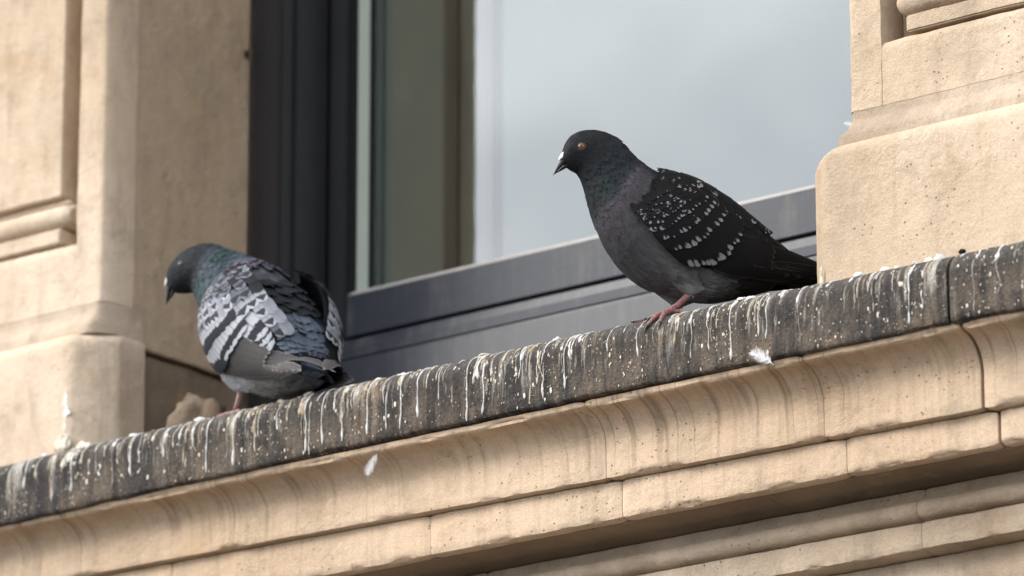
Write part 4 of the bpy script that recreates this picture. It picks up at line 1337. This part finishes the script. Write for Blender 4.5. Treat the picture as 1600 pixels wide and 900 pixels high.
for s_tip in (1.45, 1.7, 1.95, 2.2, 2.45):
    for d_ in range(32, 68, 7):
        PLAN.append(('lesser', (d_ - 22) / 42, (s_tip - .5, radians(d_ - 1)), (s_tip + rp.uniform(-.06, .06), radians(d_ + rp.uniform(-2, 2))), 0.0058, 0.0001, 0.0011, 'covert_feather', 'covert'))
EDGE = [inv(*q) for q in [(990, 316), (993, 335), (1000, 352), (1016, 374), (1040, 395), (1070, 413), (1100, 418), (1140, 421), (1180, 427), (1240, 431), (1290, 436)]]

def build_wing(bird, sgn, matof, under_mat, lift=0.0, spread=1.0, roundrows=(), flat=1.0, open_back=0.0):
    def up(q):
        return (q[0], q[1] * lerp(spread, 1.0, sm(q[0], 4.0, 6.5)) - radians(lift) * sm(q[0], 3.8, 6.5))
    # the wing itself: a curved shell that carries the feathers
    verts, faces = [], []
    ns, nph = 44, 16
    e = sorted(EDGE)
    def low(s):
        if s <= e[0][0]: return e[0][1]
        for (a, pa), (b, pb) in zip(e, e[1:]):
            if s <= b: return pa + (pb - pa) * (s - a) / max(1e-6, b - a)
        return e[-1][1]
    kk = bird.wk
    for i in range(ns + 1):
        s = 0.75 + (6.6 - 0.75) * i / ns
        p0 = radians(max(14, open_back) + 30 * max(0, (s - 4.6) / 2.0)); p1 = low(s)
        if s < 1.5: p0 = lerp(radians(55), p0, (s - 0.75) / 0.75); p1 = lerp(max(p0, radians(70)), p1, min(1, (s - 0.75) / 0.5))
        for j in range(nph + 1):
            f = j / nph
            rim = min(1, min(f, 1 - f) * 6)
            verts.append(bird.W(s, up((s, lerp(p0, p1, f)))[1], -0.0065 + 0.0030 * rim, sgn))
    for i in range(ns):
        for j in range(nph):
            a = i * (nph + 1) + j
            faces.append((a, a + 1, a + nph + 2, a + nph + 1))
    wg = mesh_obj('wing', verts, faces, under_mat, bird.root, sharp=0, uvs=[(0.3, 0.3)] * len(verts))
    for (row, f, root, tip, hw, o0, o1, name, shape) in PLAN:
        if row == 'scapx' and tip[1] < radians(open_back): continue
        r = matof(row, f, bird.rnd)
        if r is None: continue
        if row in ('primary', 'secondary', 'tertial'): o0, o1 = o0 * flat - .0026, o1 - (.0026 if row != 'tertial' else .0012)
        if row == 'scapx' and open_back: hw = hw * .78
        if row in roundrows: shape = 'round'; hw = hw * 1.12
        bird.feather(wg, up(root), up(tip), hw, r, sgn, o0, o1 * flat, name, shape, nseg=10 if shape == 'flight' else 8)
    return wg
def matA(row, f, R):
    if row == 'lesser': return R.choice(['f_black', 'f_black', 'f_blackspeck'])
    if row in ('scap3', 'scap2') or (row == 'scapx' and f < .2): return None
    if row == 'primary': return 'f_blackprim'
    if row == 'secondary': return 'f_blackprim'
    if row == 'tertial': return 'f_blackfringe' if R.random() < .6 else 'f_black'
    if row in ('scap2', 'scap3', 'scapx'): return R.choice(['f_blackspeck', 'f_black', 'f_black'])
    if row.startswith('scap'): return R.choice(['f_blackfringe', 'f_blackspeck', 'f_black'])
    if row == 'c0': return ('f_blacktip' if f > 0.3 else 'f_blacktip2') if f > 0.12 else 'f_black'
    if row == 'c1': return R.choice(['f_blacktip2', 'f_black', 'f_blacktip2']) if f < .5 else R.choice(['f_blacktip', 'f_blacktip2'])
    if row in ('c1.72', 'c2.25'): return R.choice(['f_blacktip', 'f_blacktip2', 'f_blackspeck', 'f_black'])
    return R.choice(['f_blackspeck', 'f_black', 'f_blacktip2', 'f_black'])
build_wing(A, 1, matA, 'f_black', flat=0.65)
build_wing(A, -1, matA, 'f_black', flat=0.65)

def tail(bird, root, tip, n, hw, spread, mat, up=(0, 0, 1), droop=0.0, cover=None):
    R0, T0 = Vector(root), Vector(tip)
    ax = (T0 - R0).normalized(); L = (T0 - R0).length
    lat = Vector((0, 1, 0)); upv = lat.cross(ax) * -1
    if upv.z < 0: upv = -upv
    v, f = tube([R0 - ax * 0.03, R0, R0 + ax * 0.03, R0 + ax * 0.055], [0.014, 0.013, 0.010, 0.004], 14)
    v = [Vector((q.x, q.y * 1.25, q.z)) for q in v]
    base = mesh_obj('tail', v, f, cover or mat, bird.root, sharp=0, uvs=[(0.3, 0.3)] * len(v))
    order = sorted(range(n), key=lambda i: -abs(i - (n - 1) / 2))
    for lay, i in enumerate(order):
        c = (i - (n - 1) / 2) / ((n - 1) / 2)
        verts, uvs, faces = [], [], []
        ns, nu = 12, 5
        for a in range(ns + 1):
            q = a / ns
            w = hw * (0.5 + 0.5 * min(1, q / 0.5)) * sqrt(max(0.02, 1 - max(0, (q - 0.86) / 0.14) ** 2.6))
            cen = R0 + ax * (L * q * (1 - 0.02 * c * c)) + lat * (c * spread * (0.35 + 0.65 * q)) + upv * (0.0006 * lay + 0.003 - 0.004 * c * c * q - droop * q * q)
            for b in range(nu):
                u = -1 + 2 * b / (nu - 1)
                verts.append(cen + lat * (u * w) + upv * (-0.0012 * u * u - 0.0004 * u * (1 if c > 0 else -1)))
                uvs.append((b / (nu - 1), q))
        for a in range(ns):
            for b in range(nu - 1):
                k = a * nu + b
                faces.append((k, k + nu, k + nu + 1, k + 1))
        mesh_obj('tail_feather', verts, faces, mat, base, sharp=0, uvs=uvs)
    return base
r_, t_ = DP(1188, 420), DP(1336, 462)
tail(A, (r_[0], 0, r_[1]), (t_[0], 0, t_[1] + 0.006), 9, 0.0095, 0.011, 'f_blackprim')
A.plumage(specA)
ex, ez = DP(896, 230)
A.eye((ex, ez), 0.0043, 'iris')
A.beak(DP(876, 235), DP(881, 256), DP(857, 269), 0.0044, 0.46)
# legs: the toes grip the rounded rim
def toe_line(ax, ay, bx, by, z0, n=4, over=0.0):
    return [(lerp(ax, bx, i / (n - 1)), lerp(ay, by, i / (n - 1)), z0[i]) for i in range(n)]
for sgn in (1, -1):
    y0 = 0.0245 * sgn
    hub = A.toe_path((-0.004, y0), 0, 0.001)[0]
    toes = []
    for an, L in ((0.05, .034), (0.62, .028), (-0.55, .027), (2.9, .014)):
        toes.append(A.toe_path((-0.004, y0), an, L))
    A.leg([(-.029, y0, 0.034), (-.0255, y0, 0.0275), (-.018, y0, 0.0200), (-.010, y0, 0.0120), (hub[0] + .001, y0, hub[2] + .001)], [0.0046, 0.0044, 0.0037, 0.0036, 0.0042], toes, 'leg_red', 0.0075)

# ---- the hunched pigeon at the left
BODY_B = [(-.136, .046, -.095, .010, .034), (-.126, .082, -.053, .012, .051), (-.107, .124, -.010, .022, .064), (-.081, .158, .028, .045, .072), (-.048, .182, .056, .080, .073), (-.016, .197, .075, .113, .064), (.010, .2085, .086, .140, .050),
          (.032, .220, .095, .158, .040), (.055, .230, .101, .172, .0320), (.077, .2385, .106, .176, .0275), (.102, .2365, .113, .176, .0248), (.123, .225, .121, .176, .0210), (.137, .208, .128, .178, .0148), (.140, .196, .133, .182, .006)]
b6, b5, b4, b3, b2, b1, b0 = BODY_B[6], BODY_B[5], BODY_B[4], BODY_B[3], BODY_B[2], BODY_B[1], BODY_B[0]
WING_B = [b6, b5, b4[:4] + (.078,), b3[:4] + (.080,), b2[:4] + (.070,), b1[:4] + (.057,), b0[:4] + (.044,), (-.158, .036, -.132, .003, .042), (-.184, .013, -.170, .001, .036)]
WING_OLD = [b6, b5, b4, b3, b2, b1[:4] + (.054,), b0[:4] + (.043,), (-.152, .034, -.126, .003, .042), (-.168, .013, -.155, .001, .036)]
DIP = [.004, .010, .016, .018, .014, .007] + [0] * 8
BODY_B = [(a + dp * .6, b + .003 - dp, c, d + .003, w) for (a, b, c, d, w), dp in zip(BODY_B, DIP)]
WING_B = [(q[0], q[1] + .003, q[2], max(.004, q[3] + .003), q[4]) for q in WING_B]
def colB(s, ph, p):
    n = noise.noise(p * 40) * 0.5 + 0.5
    d = math.degrees(ph)
    c = mixv((0.20, 0.21, 0.235), (0.30, 0.31, 0.335), n)
    c = mixv(c, (0.085, 0.085, 0.105), sm(s, 4.6, 5.6))
    c = mixv(c, (0.10, 0.085, 0.115), 0.7 * sm(s, 5.5, 6.0) * (1 - sm(s, 6.6, 7.0)))
    g = sm(s, 6.3, 6.9) * (1 - sm(s, 8.2, 8.9))
    c = mixv(c, mixv((0.018, 0.055, 0.042), (0.05, 0.055, 0.075), n), 0.9 * g)
    c = mixv(c, (0.021, 0.0235, 0.028), sm(s, 8.2, 9.0))
    if p.z < 0.062 and p.x > -0.04: c = mixv(c, (0.34, 0.35, 0.375), 0.7)
    up = 1 - sm(d, 70, 100)
    c = mixv(c, (0.08, 0.10, 0.135), up * (1 - sm(s, 1.7, 2.3)))
    c = mixv(c, (0.05, 0.052, 0.06), up * sm(s, 1.9, 2.6) * (1 - sm(s, 5.0, 5.8)))
    return c
def specB(s, ph, p):
    if covered(s, math.degrees(ph)) and math.degrees(ph) > 40: return None
    if s > 8.6: return (0.0023, 0.005, 0.0014, 0.0003)
    if s > 6.1: return (0.0048, 0.012, 0.0038, 0.0018)
    d = math.degrees(ph)
    if 5.45 < s < 6.1: return (0.0046, 0.017, 0.0055, 0.0065)
    if d < 75: return (0.0062, 0.018, 0.0058, 0.0012)
    return (0.0052, 0.020, 0.0045, 0.0012)
B = Bird('pigeon', (-0.6561, 0.0668, 0.0), radians(158), 'hunched grey pigeon with two dark wing bars, seen from behind at the left', BODY_B, colB,
         dict(seed=9, contrast=lambda s: 1.0 if 6.2 < s < 8.5 else 0.4, egg=0.04, thighs=[([(0.006, 0.034, 0.068), (-0.002, 0.034, 0.048), (-0.006, 0.033, 0.036), (-0.008, 0.032, 0.027)], [0.030, 0.021, 0.012, 0.006])], ruffle=0.0013, flow=(0, 0, -.15)))
B.wing_setup(WING_B, 1.07)
def matB(row, f, R):
    if row == 'lesser': return R.choice(['f_cheqd', 'f_mantle', 'f_cheq'])
    if row == 'primary': return 'f_greyprim'
    if row == 'secondary': return 'f_greyprim'
    if row == 'tertial': return 'f_bartip'
    if row == 'scapx' and R.random() < .0: return None
    if row == 'scapx': return R.choice(['f_mantle', 'f_mantle', 'f_cheqd']) if f < .55 else R.choice(['f_light', 'f_cheq', 'f_cheqd'])
    if row == 'scap0': return None
    if row.startswith('scap'): return R.choice(['f_light', 'f_cheq', 'f_cheqd']) if row in ('scap0', 'scap1') else R.choice(['f_cheqd', 'f_mantle'])
    if row == 'c0': return 'f_bartip' if f < .4 else 'f_bar'
    if row == 'c1': return 'f_bar'
    if row in ('c1.72', 'c2.25', 'c2.68'): return R.choice(['f_cheq', 'f_cheq', 'f_light'])
    return R.choice(['f_cheqd', 'f_cheqd', 'f_cheq'])
RR = ('c0', 'c1', 'c1.72')
build_wing(B, 1, matB, 'f_mantle', 20, 1.1, RR, 0.5, 29)
B.wk = 1.15
build_wing(B, -1, matB, 'f_mantle', 14, 1.1, RR, 0.5, 26)
B.wk = 1.07
# mantle and rump feathers lie on the back: laid out on the body's own chart
save = (B.ws, B.wk)
BACK_B = [BODY_B[i] for i in (6, 5, 4, 3, 2, 1, 0)] + WING_B[7:]
B.wing_setup(BACK_B, 1.03)
for (s_tip, n, half, hw, ds, mat) in [(6.3, 6, 34, .0095, .95, 'f_slate'), (6.0, 7, 38, .0092, .85, 'f_slate'), (5.72, 7, 42, .009, .8, 'f_slate'), (5.44, 8, 44, .0085, .75, 'f_slate'), (5.16, 8, 44, .0082, .7, 'f_slate'), (4.88, 8, 44, .008, .7, 'f_slate'), (4.6, 8, 42, .0078, .65, 'f_slate'), (4.15, 6, 36, .0105, .75, 'f_mantle'), (3.7, 6, 36, .0105, .75, 'f_mantle'), (3.2, 6, 34, .0105, .75, 'f_mantle'), (2.7, 6, 34, .010, .7, 'f_mantle')]:
    for i in range(n):
        f = (i + .5) / n * 2 - 1
        ph = radians(half * f + B.rnd.uniform(-4, 4))
        st_ = s_tip + B.rnd.uniform(-.13, .13) - .12 * abs(f)
        B.feather(B.bodyo, (st_ - ds, ph * .9), (st_, ph), hw, mat, 1, 0.0006, 0.0062, 'rump_feather' if mat == 'f_slate' else 'mantle_feather', 'covert', tilt=0.0014 * (1 if f > 0 else -1))
B.ws, B.wk = save
tail(B, (-.105, 0, .046), (-.172, 0, .006), 9, 0.0105, 0.010, 'f_greytail', cover='f_slate')
B.plumage(specB)
B.eye((0.1150, 0.2120), 0.0036, 'iris_dull')
B.beak((.1375, .2005), (.1250, .1845), (.1405, .163), 0.0044, 0.46, 0.72)
for sgn in (1, -1):
    y0 = 0.032 * sgn
    toes = [B.toe_path((0.006, y0), an, L) for an, L in ((0.0, .034), (0.55, .028), (-0.55, .028), (3.1, .014))]
    B.leg([(-.008, y0, 0.034), (-.005, y0, 0.024), (.001, y0, 0.014), (.006, y0, 0.0065)], [0.0050, 0.0046, 0.0038, 0.0042], toes, 'leg_pink', 0.0075)
B.turn_head(0.0, 0.075, (0.02, 0.0), radians(46))

# ---------------------------------------------------------------- loose feathers and crumbs
def downy(name, root, tip, n, spread, L, curl, mat, label, seed, flip=1):
    rt, tp = Vector(root), Vector(tip)
    o = empty(name, rt, label=label, cat='feather')
    ax = tp - rt; A_ = ax.normalized()
    view = Vector((0.3, -0.95, 0)); lat = A_.cross(view).normalized(); nn = lat.cross(A_).normalized()
    path, rad = [], []
    for i in range(9):
        f = i / 8
        path.append(ax * f + lat * curl * sin(f * pi)); rad.append(0.00045 * (1 - 0.85 * f) + 0.00008)
    v, fc = tube(path, rad, 6)
    q = mesh_obj('quill', v, fc, mat, o, sharp=0)
    R = random.Random(seed)
    verts, faces = [], []
    for i in range(n):
        f = R.uniform(0.12, 1.0) if i > 6 else 1.0
        s = 1 if i % 2 else -1
        base = ax * f + lat * curl * sin(f * pi)
        ln = L * (0.35 + 0.65 * sin(min(1, f * 1.05) * pi) ** 0.7) * R.uniform(.7, 1.15)
        d = (lat * s * spread * R.uniform(.7, 1.2) + A_ * R.uniform(.55, 1.0) + nn * R.gauss(0, .22)).normalized()
        bend = A_ * R.uniform(.1, .5) + nn * R.gauss(0, .3)
        w = 0.00030
        b0 = len(verts)
        for k in range(5):
            g = k / 4
            p = base + d * ln * g + bend * ln * 0.35 * g * g
            ww = w * (1 - 0.8 * g)
            verts.append(p + A_ * ww); verts.append(p - A_ * ww)
        for k in range(4):
            a = b0 + k * 2
            faces.append((a, a + 1, a + 3, a + 2))
    mesh_obj('barbs', verts, faces, mat, o, sharp=0, kind='stuff')
    return o
t = NT('down_white')
bs = t.n('ShaderNodeBsdfDiffuse', Color=(0.86, 0.86, 0.87, 1)); tl = t.n('ShaderNodeBsdfTranslucent', Color=(0.86, 0.86, 0.87, 1))
mx = t.n('ShaderNodeMixShader', _0=0.35, _1=bs.outputs[0], _2=tl.outputs[0])
t.t.links.new(mx.outputs[0], t.out.inputs[0])
M['down'] = t.m
downy('downy_feather', (-0.4185, 0.016, -0.0965), (-0.4345, 0.014, -0.1225), 260, 0.55, 0.010, 0.0006, 'down', 'small white downy feather hanging below the ledge on the cove', 1)
downy('downy_feather', (0.197, -0.004, -0.099), (0.167, -0.006, -0.079), 260, 0.8, 0.0105, 0.002, 'down', 'fluffy white feather stuck to the lower ledge edge under the black pigeon', 2)
downy('downy_feather', (0.2275, 0.13, 0.2245), (0.213, 0.13, 0.2325), 60, 0.7, 0.006, 0.001, 'down', 'tiny white feather wisp caught on the right pilaster edge above its base', 3)
lump('pebble', (px2x(1466) + .012, 0.035, 0.003), (0.004, 0.004, 0.0032), 'soot', 4.4, None, label='small black crumb on the ledge top beside the right pilaster', cat='pebble')
lump('mortar_mound', (-0.850, 0.165, 0.040), (0.050, 0.030, 0.044), 'mud', 8.8, None, label='lumpy brown mortar mound in the corner behind the hunched pigeon', cat='mound')
